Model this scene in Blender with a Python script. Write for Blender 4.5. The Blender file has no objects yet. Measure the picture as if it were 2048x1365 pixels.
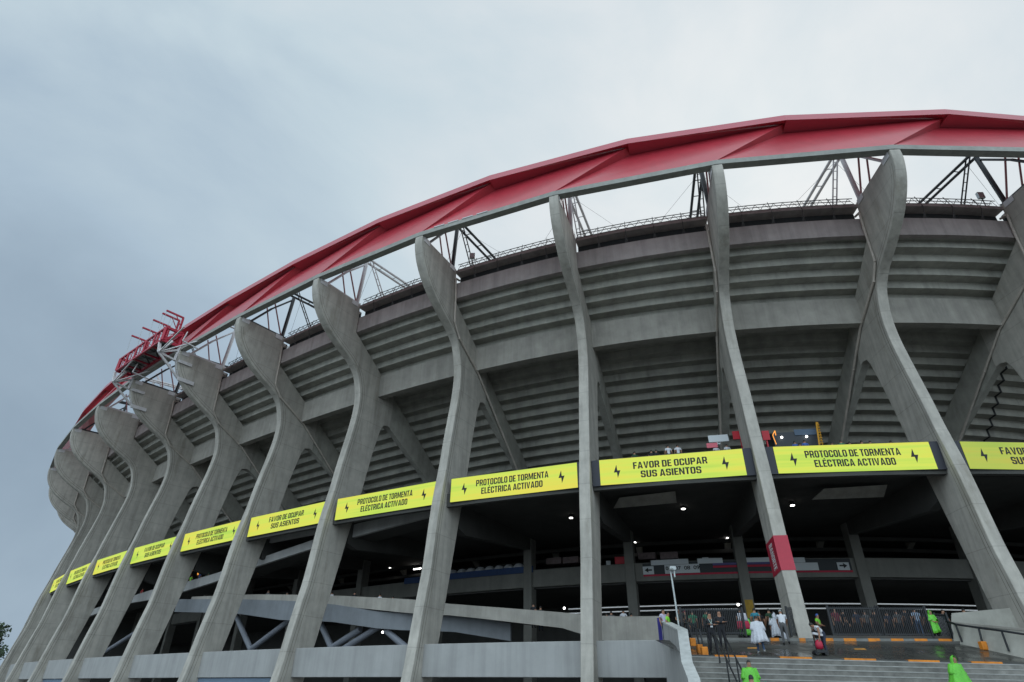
import bpy, bmesh, math, random
from mathutils import Vector, Matrix, Quaternion
R = math.radians
random.seed(7)
scene = bpy.context.scene
COL = scene.collection

# ------------------------------------------------------------------ camera
FPX, PITCH, ROLL = 1191.394, 0.53391, 0.012731
cam_data = bpy.data.cameras.new('camera')
cam_data.sensor_width = 36.0
cam_data.lens = FPX / 2048 * 36.0
cam_data.clip_end = 4000
cam = bpy.data.objects.new('camera', cam_data)
COL.objects.link(cam)
cam.matrix_world = Matrix.Rotation(math.pi / 2 + PITCH, 4, 'X') @ Matrix.Rotation(ROLL, 4, 'Z')
scene.camera = cam

def ray(u, v):
    a, b = u - 1024.0, v - 682.5
    cr, sr = math.cos(ROLL), math.sin(ROLL)
    x = (cr * a + sr * b) / FPX
    y = -(-sr * a + cr * b) / FPX
    c, s = math.cos(PITCH), math.sin(PITCH)
    return Vector((x, c - s * y, s + c * y))
def at(u, v, Y):
    r = ray(u, v)
    return r * (Y / r.y)

# ------------------------------------------------------------------ sky and light
world = bpy.data.worlds.new('World')
scene.world = world
world.use_nodes = True
wn, wl = world.node_tree.nodes, world.node_tree.links
wn.clear()
def N(t, **k):
    n = wn.new(t)
    for a, b in k.items(): setattr(n, a, b)
    return n
SUN_DIR = ray(1500, 330).normalized()
SUN_EL = math.asin(SUN_DIR.z); SUN_AZ = math.atan2(SUN_DIR.x, SUN_DIR.y)
tc = N('ShaderNodeTexCoord')
sky = N('ShaderNodeTexSky', sky_type='NISHITA', sun_disc=False)
sky.sun_elevation = SUN_EL; sky.sun_rotation = SUN_AZ
sky.air_density = 1.5; sky.dust_density = 4.0
def vdot(vec):
    n = N('ShaderNodeVectorMath', operation='DOT_PRODUCT')
    wl.new(tc.outputs['Generated'], n.inputs[0]); n.inputs[1].default_value = vec
    return n.outputs['Value']
def mrange(src, a, b, c, d, smooth=True):
    n = N('ShaderNodeMapRange'); n.interpolation_type = 'SMOOTHSTEP' if smooth else 'LINEAR'
    wl.new(src, n.inputs['Value'])
    for i, v in zip(('From Min', 'From Max', 'To Min', 'To Max'), (a, b, c, d)): n.inputs[i].default_value = v
    return n.outputs['Result']
def wmath(op, a, b):
    n = N('ShaderNodeMath', operation=op)
    for i, v in enumerate((a, b)):
        if isinstance(v, (int, float)): n.inputs[i].default_value = v
        else: wl.new(v, n.inputs[i])
    return n.outputs[0]
mp = N('ShaderNodeMapping'); mp.inputs['Scale'].default_value = (1.6, 1.6, 2.6); mp.inputs['Location'].default_value = (4.1, 2.6, 1.2)
wl.new(tc.outputs['Generated'], mp.inputs['Vector'])
nz = N('ShaderNodeTexNoise'); nz.inputs['Scale'].default_value = 1.5; nz.inputs['Detail'].default_value = 7; nz.inputs['Roughness'].default_value = .54; nz.inputs['Distortion'].default_value = .35
wl.new(mp.outputs[0], nz.inputs['Vector'])
bright = mrange(vdot(ray(1620, 330).normalized()), 0.45, 1.0, 0.0, 1.0)      # veiled sun behind the clouds
left = mrange(vdot(ray(-150, 1150).normalized()), 0.70, 1.0, 0.0, 1.0)       # heavy rain cloud low on the left
cl = wmath('MULTIPLY', wmath('MULTIPLY', wmath('SUBTRACT', nz.outputs['Fac'], .5), .95), wmath('SUBTRACT', 1.0, wmath('MULTIPLY', left, .6)))
lum = wmath('ADD', wmath('ADD', wmath('MULTIPLY', bright, .23), .665), cl)
lum = wmath('SUBTRACT', lum, wmath('MULTIPLY', left, .40))
ramp = N('ShaderNodeValToRGB')
ramp.color_ramp.elements[0].position = 0.0; ramp.color_ramp.elements[0].color = (.195, .275, .375, 1)
ramp.color_ramp.elements[1].position = 1.0; ramp.color_ramp.elements[1].color = (.86, .915, .95, 1)
e = ramp.color_ramp.elements.new(.42); e.color = (.475, .605, .725, 1)
e = ramp.color_ramp.elements.new(.68); e.color = (.64, .77, .85, 1)
wl.new(lum, ramp.inputs['Fac'])
bg1 = N('ShaderNodeBackground')
back = mrange(vdot(Vector((-.15, -.85, .5)).normalized()), 0.10, .97, 0.0, 1.0)   # unseen sky behind the camera raised to light the rib fronts
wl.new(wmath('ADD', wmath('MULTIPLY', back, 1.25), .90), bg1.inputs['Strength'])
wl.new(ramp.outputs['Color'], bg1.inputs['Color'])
bg2 = N('ShaderNodeBackground'); bg2.inputs['Strength'].default_value = 0.05
wl.new(sky.outputs['Color'], bg2.inputs['Color'])
mixs = N('ShaderNodeMixShader'); mixs.inputs[0].default_value = 0.06
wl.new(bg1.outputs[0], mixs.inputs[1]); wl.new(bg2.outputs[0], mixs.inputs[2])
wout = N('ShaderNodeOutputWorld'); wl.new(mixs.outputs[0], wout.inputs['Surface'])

sun_d = bpy.data.lights.new('sun', 'SUN'); sun_d.energy = 0.5; sun_d.angle = R(25); sun_d.color = (1, .97, .92)
sun = bpy.data.objects.new('sun', sun_d); COL.objects.link(sun)
sun.rotation_euler = SUN_DIR.to_track_quat('Z', 'Y').to_euler()
scene.view_settings.view_transform = 'Standard'
scene.view_settings.look = 'None'
scene.view_settings.exposure = 0.0
scene.view_settings.gamma = 1.0

# ------------------------------------------------------------------ plan curve of the stadium
# rib index s grows to the left; every rib stands in the vertical plane across the curve
KN = [0, 3, 6, 9, 12.5]; KV = [.01158455, .01261185, .00267712, .00360515, .00863351]
SP = 12.0
def curv(s):
    if s <= KN[0]: return KV[0]
    for i in range(4):
        if s <= KN[i + 1]:
            f = (s - KN[i]) / (KN[i + 1] - KN[i]); return KV[i] * (1 - f) + KV[i + 1] * f
    return KV[-1]
CS0, CN, CDS = -4.0, 2100, 0.01
_h = [0.0]; _x = [0.0]; _y = [0.0]
for i in range(CN):
    k = (curv(CS0 + i * CDS) + curv(CS0 + (i + 1) * CDS)) / 2
    h1 = _h[-1] + k * CDS * SP; hm = (_h[-1] + h1) / 2
    _x.append(_x[-1] - math.cos(hm) * CDS * SP); _y.append(_y[-1] + math.sin(hm) * CDS * SP); _h.append(h1)
i0 = int(round((2.5 - CS0) / CDS))
# heading offset, then rotate and translate so that s = 2.5 is where it was surveyed
dh = 0.28006 - _h[i0]
cx, cy = _x[i0], _y[i0]
def frame(s):
    t = (s - CS0) / CDS; i = int(math.floor(t)); f = t - i
    x = _x[i] * (1 - f) + _x[i + 1] * f - cx; y = _y[i] * (1 - f) + _y[i + 1] * f - cy
    h = _h[i] * (1 - f) + _h[i + 1] * f + dh
    c, q = math.cos(dh), math.sin(dh)          # heading grows clockwise here
    X = x * c + y * q; Y = -x * q + y * c
    o = Vector((X + 8.778366, Y + 31.887612, 0))
    return o, Vector((-math.cos(h), math.sin(h), 0)), Vector((math.sin(h), math.cos(h), 0))
def P(s, d, z, off=0.0):
    o, t, n = frame(s)
    q = o + n * d + t * off
    return Vector((q.x, q.y, z))

# ------------------------------------------------------------------ materials
MATS = {}
def mat(name, col, rough=.6, metal=0.0, spec=.5, var=0.0, vscale=4.0, bump=0.0, emit=0.0, streak=0.0, stain=None, coat=0.0, detail=6, joints=0.0, rv=0.0):
    if name in MATS: return MATS[name]
    m = bpy.data.materials.new(name); m.use_nodes = True
    nt = m.node_tree; b = nt.nodes['Principled BSDF']; L = nt.links
    b.inputs['Base Color'].default_value = (*col, 1)
    b.inputs['Roughness'].default_value = rough; b.inputs['Metallic'].default_value = metal
    b.inputs['Specular IOR Level'].default_value = spec
    if coat: b.inputs['Coat Weight'].default_value = coat; b.inputs['Coat Roughness'].default_value = .15
    tcn = nt.nodes.new('ShaderNodeTexCoord')
    src = None
    def noise(scale, det=detail, ro=.6, sc=None):
        n = nt.nodes.new('ShaderNodeTexNoise'); n.inputs['Scale'].default_value = scale; n.inputs['Detail'].default_value = det; n.inputs['Roughness'].default_value = ro
        if sc:
            q = nt.nodes.new('ShaderNodeMapping'); q.inputs['Scale'].default_value = sc
            L.new(tcn.outputs['Object'], q.inputs[0]); L.new(q.outputs[0], n.inputs['Vector'])
        else: L.new(tcn.outputs['Object'], n.inputs['Vector'])
        return n.outputs['Fac']
    def rng(v, a, b_, c, d):
        n = nt.nodes.new('ShaderNodeMapRange'); L.new(v, n.inputs[0])
        for i, x in enumerate((a, b_, c, d)): n.inputs[i + 1].default_value = x
        return n.outputs[0]
    def mul(c, f):
        n = nt.nodes.new('ShaderNodeMix'); n.data_type = 'RGBA'; n.blend_type = 'MULTIPLY'; n.inputs['Factor'].default_value = 1
        if isinstance(c, tuple): n.inputs['A'].default_value = (*c, 1)
        else: L.new(c, n.inputs['A'])
        L.new(f, n.inputs['B']); return n.outputs['Result']
    if var:
        src = mul(col, rng(noise(vscale), .3, .7, 1 - var, 1 + var))
        src = mul(src, rng(noise(vscale * .13, 3), .3, .7, 1 - var * .8, 1 + var * .8))
    if streak:
        src = mul(src if src else col, rng(noise(1.0, 5, .65, (1.6, 1.6, .07)), .42, .75, 1.0, 1 - streak))
    if stain:
        n = nt.nodes.new('ShaderNodeMix'); n.data_type = 'RGBA'
        L.new(rng(noise(.55, 6, .7, (1, 1, .25)), .56, .74, 0, .62), n.inputs['Factor'])
        if src: L.new(src, n.inputs['A'])
        else: n.inputs['A'].default_value = (*col, 1)
        n.inputs['B'].default_value = (*stain, 1); src = n.outputs['Result']
    if joints:                                   # board marks of the formwork, every 2.4 m of height
        sp = nt.nodes.new('ShaderNodeSeparateXYZ'); L.new(tcn.outputs['Object'], sp.inputs[0])
        w = nt.nodes.new('ShaderNodeMath'); w.operation = 'ADD'
        L.new(sp.outputs['Z'], w.inputs[0]); L.new(rng(noise(.25, 2), 0, 1, -.12, .12), w.inputs[1])
        md = nt.nodes.new('ShaderNodeMath'); md.operation = 'PINGPONG'; md.inputs[1].default_value = 1.2; L.new(w.outputs[0], md.inputs[0])
        src = mul(src if src else col, rng(md.outputs[0], 0.0, .035, 1 - joints, 1.0))
    if src: L.new(src, b.inputs['Base Color'])
    if rv:
        L.new(rng(noise(.5, 4), .42, .6, rough - rv, rough + rv), b.inputs['Roughness'])
    if bump:
        bp = nt.nodes.new('ShaderNodeBump'); bp.inputs['Strength'].default_value = bump; bp.inputs['Distance'].default_value = .03
        L.new(noise(vscale * 4), bp.inputs['Height']); L.new(bp.outputs[0], b.inputs['Normal'])
    if emit:
        if src: L.new(src, b.inputs['Emission Color'])
        else: b.inputs['Emission Color'].default_value = (*col, 1)
        b.inputs['Emission Strength'].default_value = emit
    MATS[name] = m
    return m
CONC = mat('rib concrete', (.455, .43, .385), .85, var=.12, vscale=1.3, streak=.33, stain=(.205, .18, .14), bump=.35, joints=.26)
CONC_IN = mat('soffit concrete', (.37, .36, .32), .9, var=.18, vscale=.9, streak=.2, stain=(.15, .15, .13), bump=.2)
CONC_BEAM = mat('beam concrete', (.36, .34, .305), .88, var=.13, vscale=1.0, streak=.25, stain=(.19, .185, .17), bump=.2)
CONC_PALE = mat('painted parapet', (.38, .38, .375), .75, var=.08, vscale=.7, streak=.22, bump=.15)
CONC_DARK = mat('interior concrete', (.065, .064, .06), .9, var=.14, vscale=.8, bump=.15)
GROOVE = mat('painted groove shade', (.20, .19, .165), .9, var=.3, vscale=2)
CONC_MEZ = mat('shaded concrete', (.175, .172, .155), .9, var=.12, vscale=.9, streak=.2, bump=.15)  # beam concrete with the interior shade put into its colour
CONC_BLUE = mat('blue grey paint', (.20, .215, .235), .7, var=.1, vscale=1.0, streak=.15)
FASC = mat('pinkish render', (.36, .315, .305), .88, var=.1, vscale=1.2, streak=.3, bump=.15)
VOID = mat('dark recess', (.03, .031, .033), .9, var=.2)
RED = mat('red fascia sheet', (.45, .036, .055), .38, spec=.55, var=.07, vscale=.9, coat=.25, streak=.10, bump=.08)
RED_SEAM = mat('dark red seam', (.38, .028, .05), .4)
RED_BAND = mat('red top band', (.46, .065, .095), .33, spec=.6, var=.05, vscale=.5, coat=.25)
GUTTER = mat('grey gutter steel', (.30, .305, .28), .55, var=.15, vscale=2, streak=.1)
BLACK = mat('black painted steel', (.012, .014, .018), .45, var=.2)
WHITE = mat('white painted steel', (.58, .56, .57), .5, var=.08, vscale=3)
PINKW = mat('reddish strut paint', (.42, .22, .23), .5, var=.1)
REDSTEEL = mat('crimson painted steel', (.38, .012, .04), .45, var=.08)
PIPE = mat('pvc pipe', (.46, .41, .36), .6, var=.15, vscale=2)
MESH = mat('grey deck sheet', (.25, .27, .28), .6, var=.3, vscale=3)
TRUSS = mat('dark railing steel', (.05, .045, .045), .5, var=.2)
GALV = mat('galvanised steel', (.45, .48, .48), .4, metal=.6, var=.12)
TUBE = mat('blue grey steel tube', (.20, .215, .25), .55, var=.12, vscale=1.5)
ORANGE = mat('worn orange paint', (.70, .23, .018), .6, var=.22, vscale=4, stain=(.2, .1, .03))
ASPHALT = mat('wet asphalt', (.048, .047, .043), .34, var=.4, vscale=.8, bump=.25, rv=.24)
STEPS = mat('step concrete', (.205, .2, .185), .8, var=.3, vscale=2.5, stain=(.07, .07, .065), bump=.3)
NOSE = mat('pale step nosing', (.33, .33, .315), .7, var=.15, vscale=3)
GROUND = mat('ground asphalt', (.095, .093, .088), .7, var=.25, vscale=.4, bump=.2)
LAMP = mat('lamp light', (1, .98, .93), .5, emit=6.0)
STRIP = mat('lit rail', (.8, .85, .88), .4, emit=.25)
LETTER = mat('dark led letters', (.012, .012, .014), .6)
NAVY = mat('unlit led end', (.02, .022, .035), .5)
LEAF = mat('tree foliage', (.045, .075, .04), .7, var=.4, vscale=3)
BARK = mat('bark', (.07, .055, .045), .9, var=.2)
SKIN1 = mat('brown skin', (.33, .17, .105), .55, var=.05)
SKIN2 = mat('tan skin', (.42, .24, .16), .55, var=.05)
HAIR = mat('dark hair', (.012, .010, .009), .5)

def led_mat(i, dim=1.0):
    m = bpy.data.materials.new('led screen'); m.use_nodes = True
    nt = m.node_tree; L = nt.links; b = nt.nodes['Principled BSDF']
    b.inputs['Base Color'].default_value = (.02, .02, .02, 1); b.inputs['Roughness'].default_value = .5
    tcn = nt.nodes.new('ShaderNodeTexCoord'); q = nt.nodes.new('ShaderNodeMapping')
    q.inputs['Scale'].default_value = (.05, .05, 2.6); q.inputs['Location'].default_value = (i * 3.1, i * 1.7, i * .37)
    n = nt.nodes.new('ShaderNodeTexNoise'); n.inputs['Scale'].default_value = 1.0; n.inputs['Detail'].default_value = 4
    q2 = nt.nodes.new('ShaderNodeMapping'); q2.inputs['Scale'].default_value = (.14, .14, .5); q2.inputs['Location'].default_value = (i * 1.3, 0, i)
    n2 = nt.nodes.new('ShaderNodeTexNoise'); n2.inputs['Scale'].default_value = 1.0
    L.new(tcn.outputs['Object'], q.inputs[0]); L.new(q.outputs[0], n.inputs['Vector'])
    L.new(tcn.outputs['Object'], q2.inputs[0]); L.new(q2.outputs[0], n2.inputs['Vector'])
    a = nt.nodes.new('ShaderNodeMath'); a.operation = 'MULTIPLY_ADD'; a.inputs[1].default_value = .7
    L.new(n.outputs['Fac'], a.inputs[0]); 
    a2 = nt.nodes.new('ShaderNodeMath'); a2.operation = 'MULTIPLY'; a2.inputs[1].default_value = .5; L.new(n2.outputs['Fac'], a2.inputs[0]); L.new(a2.outputs[0], a.inputs[2])
    rp = nt.nodes.new('ShaderNodeValToRGB')
    rp.color_ramp.elements[0].position = .42; rp.color_ramp.elements[0].color = (.40, .63, .05, 1)
    rp.color_ramp.elements[1].position = .74; rp.color_ramp.elements[1].color = (.70, .64, .05, 1)
    ee = rp.color_ramp.elements.new(.58); ee.color = (.58, .70, .06, 1)
    L.new(a.outputs[0], rp.inputs[0]); L.new(rp.outputs[0], b.inputs['Emission Color'])
    b.inputs['Emission Strength'].default_value = dim
    return m

# ------------------------------------------------------------------ mesh helpers
class MB:
    def __init__(self): self.v = []; self.f = []
    def add(self, vs, fs):
        o = len(self.v); self.v += [tuple(x) for x in vs]; self.f += [tuple(i + o for i in f) for f in fs]
    def hexa(self, a, b):                       # two quads (near, far) joined into a solid
        self.add(list(a) + list(b), [(0, 1, 2, 3), (7, 6, 5, 4), (0, 4, 5, 1), (1, 5, 6, 2), (2, 6, 7, 3), (3, 7, 4, 0)])
    def box(self, c, s, M=None):
        x, y, z = s[0] / 2, s[1] / 2, s[2] / 2
        q = [Vector(p) for p in ((-x, -y, -z), (x, -y, -z), (x, -y, z), (-x, -y, z), (-x, y, -z), (x, y, -z), (x, y, z), (-x, y, z))]
        if M: q = [M @ p for p in q]
        q = [p + Vector(c) for p in q]
        self.hexa(q[:4], q[4:])
    def tube(self, a, b, r, n=8, r2=None):
        a, b = Vector(a), Vector(b); r2 = r if r2 is None else r2
        ax = (b - a).normalized(); u = ax.orthogonal().normalized(); w = ax.cross(u)
        vs = []
        for p, rr in ((a, r), (b, r2)):
            for i in range(n):
                t = 2 * math.pi * (i + .5) / n; vs.append(p + (u * math.cos(t) + w * math.sin(t)) * rr)
        self.add(vs, [(i, (i + 1) % n, n + (i + 1) % n, n + i) for i in range(n)] + [tuple(reversed(range(n))), tuple(range(n, 2 * n))])
    def bar(self, a, b, w, h=None):             # rectangular bar, h measured upwards
        a, b = Vector(a), Vector(b); h = w if h is None else h
        ax = (b - a).normalized(); up = Vector((0, 0, 1))
        if abs(ax.z) > .98: up = Vector((0, 1, 0))
        sd = ax.cross(up).normalized() * w / 2; up = sd.normalized().cross(ax).normalized() * h / 2
        self.hexa([a - sd - up, a + sd - up, a + sd + up, a - sd + up], [b - sd - up, b + sd - up, b + sd + up, b - sd + up])
    def sweep(self, prof, ss, end=True):        # closed (d,z) outline swept along the plan curve; prof may be a function of s
        n = None; rows = []
        for s in ss:
            pr = prof(s) if callable(prof) else prof
            n = len(pr); rows.append([P(s, d, z) for d, z in pr])
        o = len(self.v); self.v += [tuple(p) for r_ in rows for p in r_]
        for i in range(len(rows) - 1):
            for j in range(n):
                a = o + i * n + j; b = o + i * n + (j + 1) % n
                self.f.append((a, b, b + n, a + n))
        if end:
            self.f.append(tuple(o + j for j in reversed(range(n)))); self.f.append(tuple(o + (len(rows) - 1) * n + j for j in range(n)))
    def loft(self, rows, closed=True):           # rows of equal length joined into one skin
        o = len(self.v); n = len(rows[0]); self.v += [tuple(p) for r_ in rows for p in r_]
        for i in range(len(rows) - 1):
            for j in range(n if closed else n - 1):
                a = o + i * n + j; b = o + i * n + (j + 1) % n; self.f.append((a, b, b + n, a + n))
    def build(self, name, m, parent=None, smooth=False, bevel=0):
        me = bpy.data.meshes.new(name); me.from_pydata(self.v, [], self.f); 
        bm = bmesh.new(); bm.from_mesh(me)
        bmesh.ops.recalc_face_normals(bm, faces=bm.faces); bm.to_mesh(me); bm.free()
        for x in (m if isinstance(m, (list, tuple)) else [m]): me.materials.append(x)
        o = bpy.data.objects.new(name, me); COL.objects.link(o)
        if parent: o.parent = parent; o.matrix_parent_inverse = parent.matrix_world.inverted()
        if smooth:
            for p in me.polygons: p.use_smooth = True
        if bevel:
            md = o.modifiers.new('bevel', 'BEVEL'); md.width = bevel; md.segments = 2; md.limit_method = 'ANGLE'; md.angle_limit = R(40)
        return o
def tag(o, label=None, cat=None, group=None, kind=None):
    if label: o['label'] = label
    if cat: o['category'] = cat
    if group: o['group'] = group
    if kind: o['kind'] = kind
    return o
def empty(name, loc, label, cat, group=None, rz=0):
    o = bpy.data.objects.new(name, None); o.location = loc; o.rotation_euler.z = rz; COL.objects.link(o)
    o.matrix_world = Matrix.Translation(Vector(loc)) @ Matrix.Rotation(rz, 4, 'Z')
    return tag(o, label, cat, group)
def fr(a, b, n): return [a + (b - a) * i / n for i in range(n + 1)]
def spline(pts, n=4):
    out = []
    for i in range(len(pts) - 1):
        p0 = pts[max(i - 1, 0)]; p1 = pts[i]; p2 = pts[i + 1]; p3 = pts[min(i + 2, len(pts) - 1)]
        for k in range(n):
            t = k / n
            out.append(tuple(.5 * ((2 * p1[c]) + (-p0[c] + p2[c]) * t + (2 * p0[c] - 5 * p1[c] + 4 * p2[c] - p3[c]) * t * t + (-p0[c] + 3 * p1[c] - 3 * p2[c] + p3[c]) * t ** 3) for c in (0, 1)))
    out.append(pts[-1]); return out

# ------------------------------------------------------------------ ground
GZ = -1.65
g = MB(); g.add([(-1500, -1500, GZ), (1500, -1500, GZ), (1500, 1500, GZ), (-1500, 1500, GZ)], [(0, 1, 2, 3)])
tag(g.build('ground', GROUND), 'dark asphalt ground around the stadium', None, None, 'structure')

# ------------------------------------------------------------------ stadium
S0, S1 = -1, 15
stad = empty('stadium', (8.78, 40, GZ), 'large concrete stadium with curved ribs and a red roof rim', 'stadium')
OUT = spline([(2.75, -1.8), (3.2, -.4), (3.6, 1.2), (4.03, 3.7), (4.45, 5.9), (4.76, 7.6), (5.2, 11.6), (5.75, 14.6), (6.05, 16.6), (6.42, 18.7), (6.72, 20.4), (6.93, 22.0), (6.93, 23.5), (6.62, 24.9), (6.25, 25.75),
              (5.62, 26.4), (4.85, 26.92), (3.85, 27.45), (2.85, 28.05), (1.95, 28.68), (1.1, 29.5), (.45, 30.4), (.1, 31.2), (-.12, 32.1), (-.12, 32.9)], 3)
INN = [(5.2, 32.9), (5.25, 31.4), (5.25, 29.75), (9.5, 26.65), (11.3, 25.32), (11.3, 21.95)] + \
      [(10.9, 22.05), (10.35, 21.9), (10.05, 21.3)] + [(9.5, 19.0), (9.12, 17.0), (8.82, 15.2), (8.2, 12.3), (7.6, 9.3), (7.17, 7.2), (6.8, 5.35), (6.38, 3.3), (5.9, 1.2), (5.4, -1.8)]
TH = .74
RAK = [(11.2, 25.4), (13.3, 23.85), (27.0, 13.6), (27.0, 11.6), (16.97, 18.75), (13.45, 20.75), (11.7, 21.75), (11.2, 21.98)]
def rib_mesh(s, prof=None, TH=TH):
    m = MB(); prof = prof or OUT + INN; n = len(prof)
    o, t, nn = frame(s)
    A = [P(s, d, z, TH / 2) for d, z in prof]; B = [P(s, d, z, -TH / 2) for d, z in prof]
    m.add(A + B, [tuple(range(n)), tuple(range(2 * n - 1, n - 1, -1))] + [(i, (i + 1) % n, n + (i + 1) % n, n + i) for i in range(n)])
    return m
def pipe_pts(s, k):
    return [(5.45, 31.7), (5.1, 31.6), (5.1, 28.9 + .2 * k), (6.0, 26.6), (13.6, 20.9), (15.7, 19.6)]
for s in range(S0, S1 + 1):
    ro = rib_mesh(s).build('concrete_rib', CONC, stad, bevel=.05)
    rib_mesh(s, RAK, .56).build('raker_beam', CONC_IN, stad, bevel=.04)  # darker soffit concrete stands in for the shade on this beam
    m = MB()                                      # flat dark strips painting groove shade along both flanks near the outer edge
    for off_, w_ in ((.26, .05), (.52, .035)):
        prv = None
        for i in range(2, len(OUT) - 4):
            (d0, z0_), (d1, z1_) = OUT[i - 1], OUT[i + 1]; tx, tz = d1 - d0, z1_ - z0_; l_ = math.hypot(tx, tz); nx_, nz_ = tz / l_, -tx / l_
            q = [(OUT[i][0] + nx_ * a, OUT[i][1] + nz_ * a) for a in (off_, off_ + w_)]
            if prv:
                for sg in (-1, 1):
                    o_ = sg * (TH / 2 + .004)
                    m.add([P(s, *prv[0], o_), P(s, *q[0], o_), P(s, *q[1], o_), P(s, *prv[1], o_)], [(0, 1, 2, 3)])
            prv = q
    m.build('groove_line', GROOVE, ro)
    if s == 2: tag(ro, 'concrete rib with a red wrapped band near its foot')
    if s not in (3, 5, 9):                        # rain pipe down the flank of most ribs
        m = MB(); off = -(TH / 2 + .13) if s > 2 else TH / 2 + .13
        if s == 3: off = TH / 2 + .09
        pts = [P(s, d, z, off) for d, z in ([(5.6, 31.9), (5.0, 31.75), (5.15, 30.2), (5.3, 27.3), (6.2, 26.2), (9.6, 24.3), (12.2, 22.1), (17.5, 17.6), (21.5, 14.3)])]
        for a, b in zip(pts, pts[1:]): m.tube(a, b, .09, 8)
        for p in pts[2::2]: m.tube(p - Vector((0, 0, .1)), p + Vector((0, 0, .1)), .10, 8)
        m.build('rain_pipe', PIPE, ro)
    for d_ in (.55, 4.5):
        for sg in (-1, 1):
            q = [P(s, d_ - .42, 32.45, sg * (TH / 2 + .012)), P(s, d_ + .42, 32.45, sg * (TH / 2 + .012)), P(s, d_ + .42, 32.93, sg * (TH / 2 + .012)), P(s, d_ - .42, 32.93, sg * (TH / 2 + .012))]
            tt = frame(s)[1] * sg * .03
            m = MB(); m.hexa(q, [p + tt for p in q]); m.build('bearing_plate', WHITE, ro)

# stepped underside of the upper stand, one piece per bay between the ribs
def soffit_prof():
    pts = [(5.75, 29.95)]; d, z = 6.15, 29.95
    pts.append((d, z)); sd, sz = .86, .645
    while d < 26.3:
        z -= sz; pts.append((d, z)); d += sd; pts.append((d, z))
    return pts + [(27.2, 13.4), (27.2, 15.2), (5.75, 31.0)]
SOF = soffit_prof()
for k in range(S0 + 1, S1 + 1):                   # bay k lies between rib k (left) and rib k-1 (right)
    e = TH / 2 / SP * .98
    ss = fr(k - 1 + e, k - e, 4)
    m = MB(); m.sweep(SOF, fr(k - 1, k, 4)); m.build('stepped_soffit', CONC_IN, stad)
    m = MB(); m.sweep([(5.3, 29.78), (5.72, 29.78), (5.72, 31.42), (5.3, 31.42)], ss); m.build('fascia_beam', FASC, stad)
    m = MB(); m.sweep([(9.15, 24.45), (9.85, 24.45), (9.85, 26.72), (9.15, 26.72)], ss); m.build('ring_beam', CONC_BEAM, stad)
    m = MB(); m.sweep([(5.95, 31.2), (6.1, 31.2), (6.1, 32.7), (5.95, 32.7)], ss); m.build('recess_wall', VOID, stad)  # shadow under the coping put into the near-black wall colour
    m = MB(); m.sweep([(5.1, 32.45), (5.94, 32.45), (5.94, 32.72), (5.1, 32.72)], ss); m.build('coping', FASC, stad)
    # light lattice railing on the coping
    m = MB(); n = 15
    for dd, zz in ((5.45, 33.62), (5.45, 33.05), (5.75, 33.62)):
        for a, b in zip(ss, ss[1:]): m.tube(P(a, dd, zz), P(b, dd, zz), .035, 5)
    for i in range(n):
        a = k - 1 + e + (1 - 2 * e) * i / n; b = k - 1 + e + (1 - 2 * e) * (i + .5) / n; c = k - 1 + e + (1 - 2 * e) * (i + 1) / n
        m.tube(P(a, 5.45, 33.05), P(b, 5.45, 33.6), .022, 4); m.tube(P(b, 5.45, 33.6), P(c, 5.45, 33.05), .022, 4)
    for f in (.2, .4, .6, .8):
        s_ = k - f
        m.tube(P(s_, 5.4, 31.35), P(s_, 5.06, 32.4), .03, 5); m.tube(P(s_, 5.06, 32.4), P(s_, 5.45, 33.75), .03, 5)
        m.tube(P(s_ + .012, 5.42, 31.3), P(s_ + .002, 5.2, 31.9), .025, 5); m.tube(P(s_ - .012, 5.42, 31.3), P(s_ - .002, 5.2, 31.9), .025, 5)
    m.build('lattice_railing', TRUSS, stad)
    # red roof rim: grey gutter, folded panel, lapped fold, top band
    TL, TR = P(k, -.02, 33.38), P(k - 1, -.02, 33.38)
    al, ar = k - .5, k - 1.5
    m = MB()
    m.hexa([P(k, -.14, 32.93), P(k - 1, -.14, 32.93), P(k - 1, -.14, 33.34), P(k, -.14, 33.34)], [P(k, .45, 32.93), P(k - 1, .45, 32.93), P(k - 1, .45, 33.34), P(k, .45, 33.34)])
    m.build('gutter_beam', GUTTER, stad)
    if k == 4:
        m = MB()
        for q in range(4):
            a = k - .12 - .09 * q
            c1, c2 = P(k, -.16, 33.36).lerp(P(k - 1, -.16, 33.36), .12 + .11 * q), P(k, -.16, 33.36).lerp(P(k - 1, -.16, 33.36), .2 + .11 * q)
            m.bar(c1, c2, .05, .09)
        m.build('gutter_clip', WHITE, stad)
    base, top = P(al, 2.0, 37.56), P(ar, 1.38, 37.93)
    inn = frame(k - .5)[2] * .12
    m = MB(); m.hexa([TL, TR, top, base], [TL + inn, TR + inn, top + inn, base + inn])
    m.build('roof_panel', RED, stad)
    btop = P(ar, 1.38, 37.93); bbase = P(ar, 2.0, 37.56)
    m = MB(); nn = frame(k - 1)[2] * .02 - frame(k - 1)[1] * .02
    tipv = P(k - 1, .0, 33.40)
    m.add([tipv, btop, bbase, tipv + nn, btop + nn, bbase + nn], [(0, 1, 2), (5, 4, 3), (0, 3, 4, 1), (1, 4, 5, 2), (2, 5, 3, 0)])
    m.build('panel_fold', RED, stad)
    A0, A1 = k - .5, k - 1.5
    m = MB()
    m.hexa([P(A0, .80, 37.66), P(A1, .80, 37.66), P(A1, .88, 38.30), P(A0, .88, 38.30)], [P(A0, 2.12, 37.60), P(A1, 1.5, 37.965), P(A1, 3.4, 38.42), P(A0, 3.4, 38.42)])
    m.build('roof_band', RED_BAND, stad)


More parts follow.
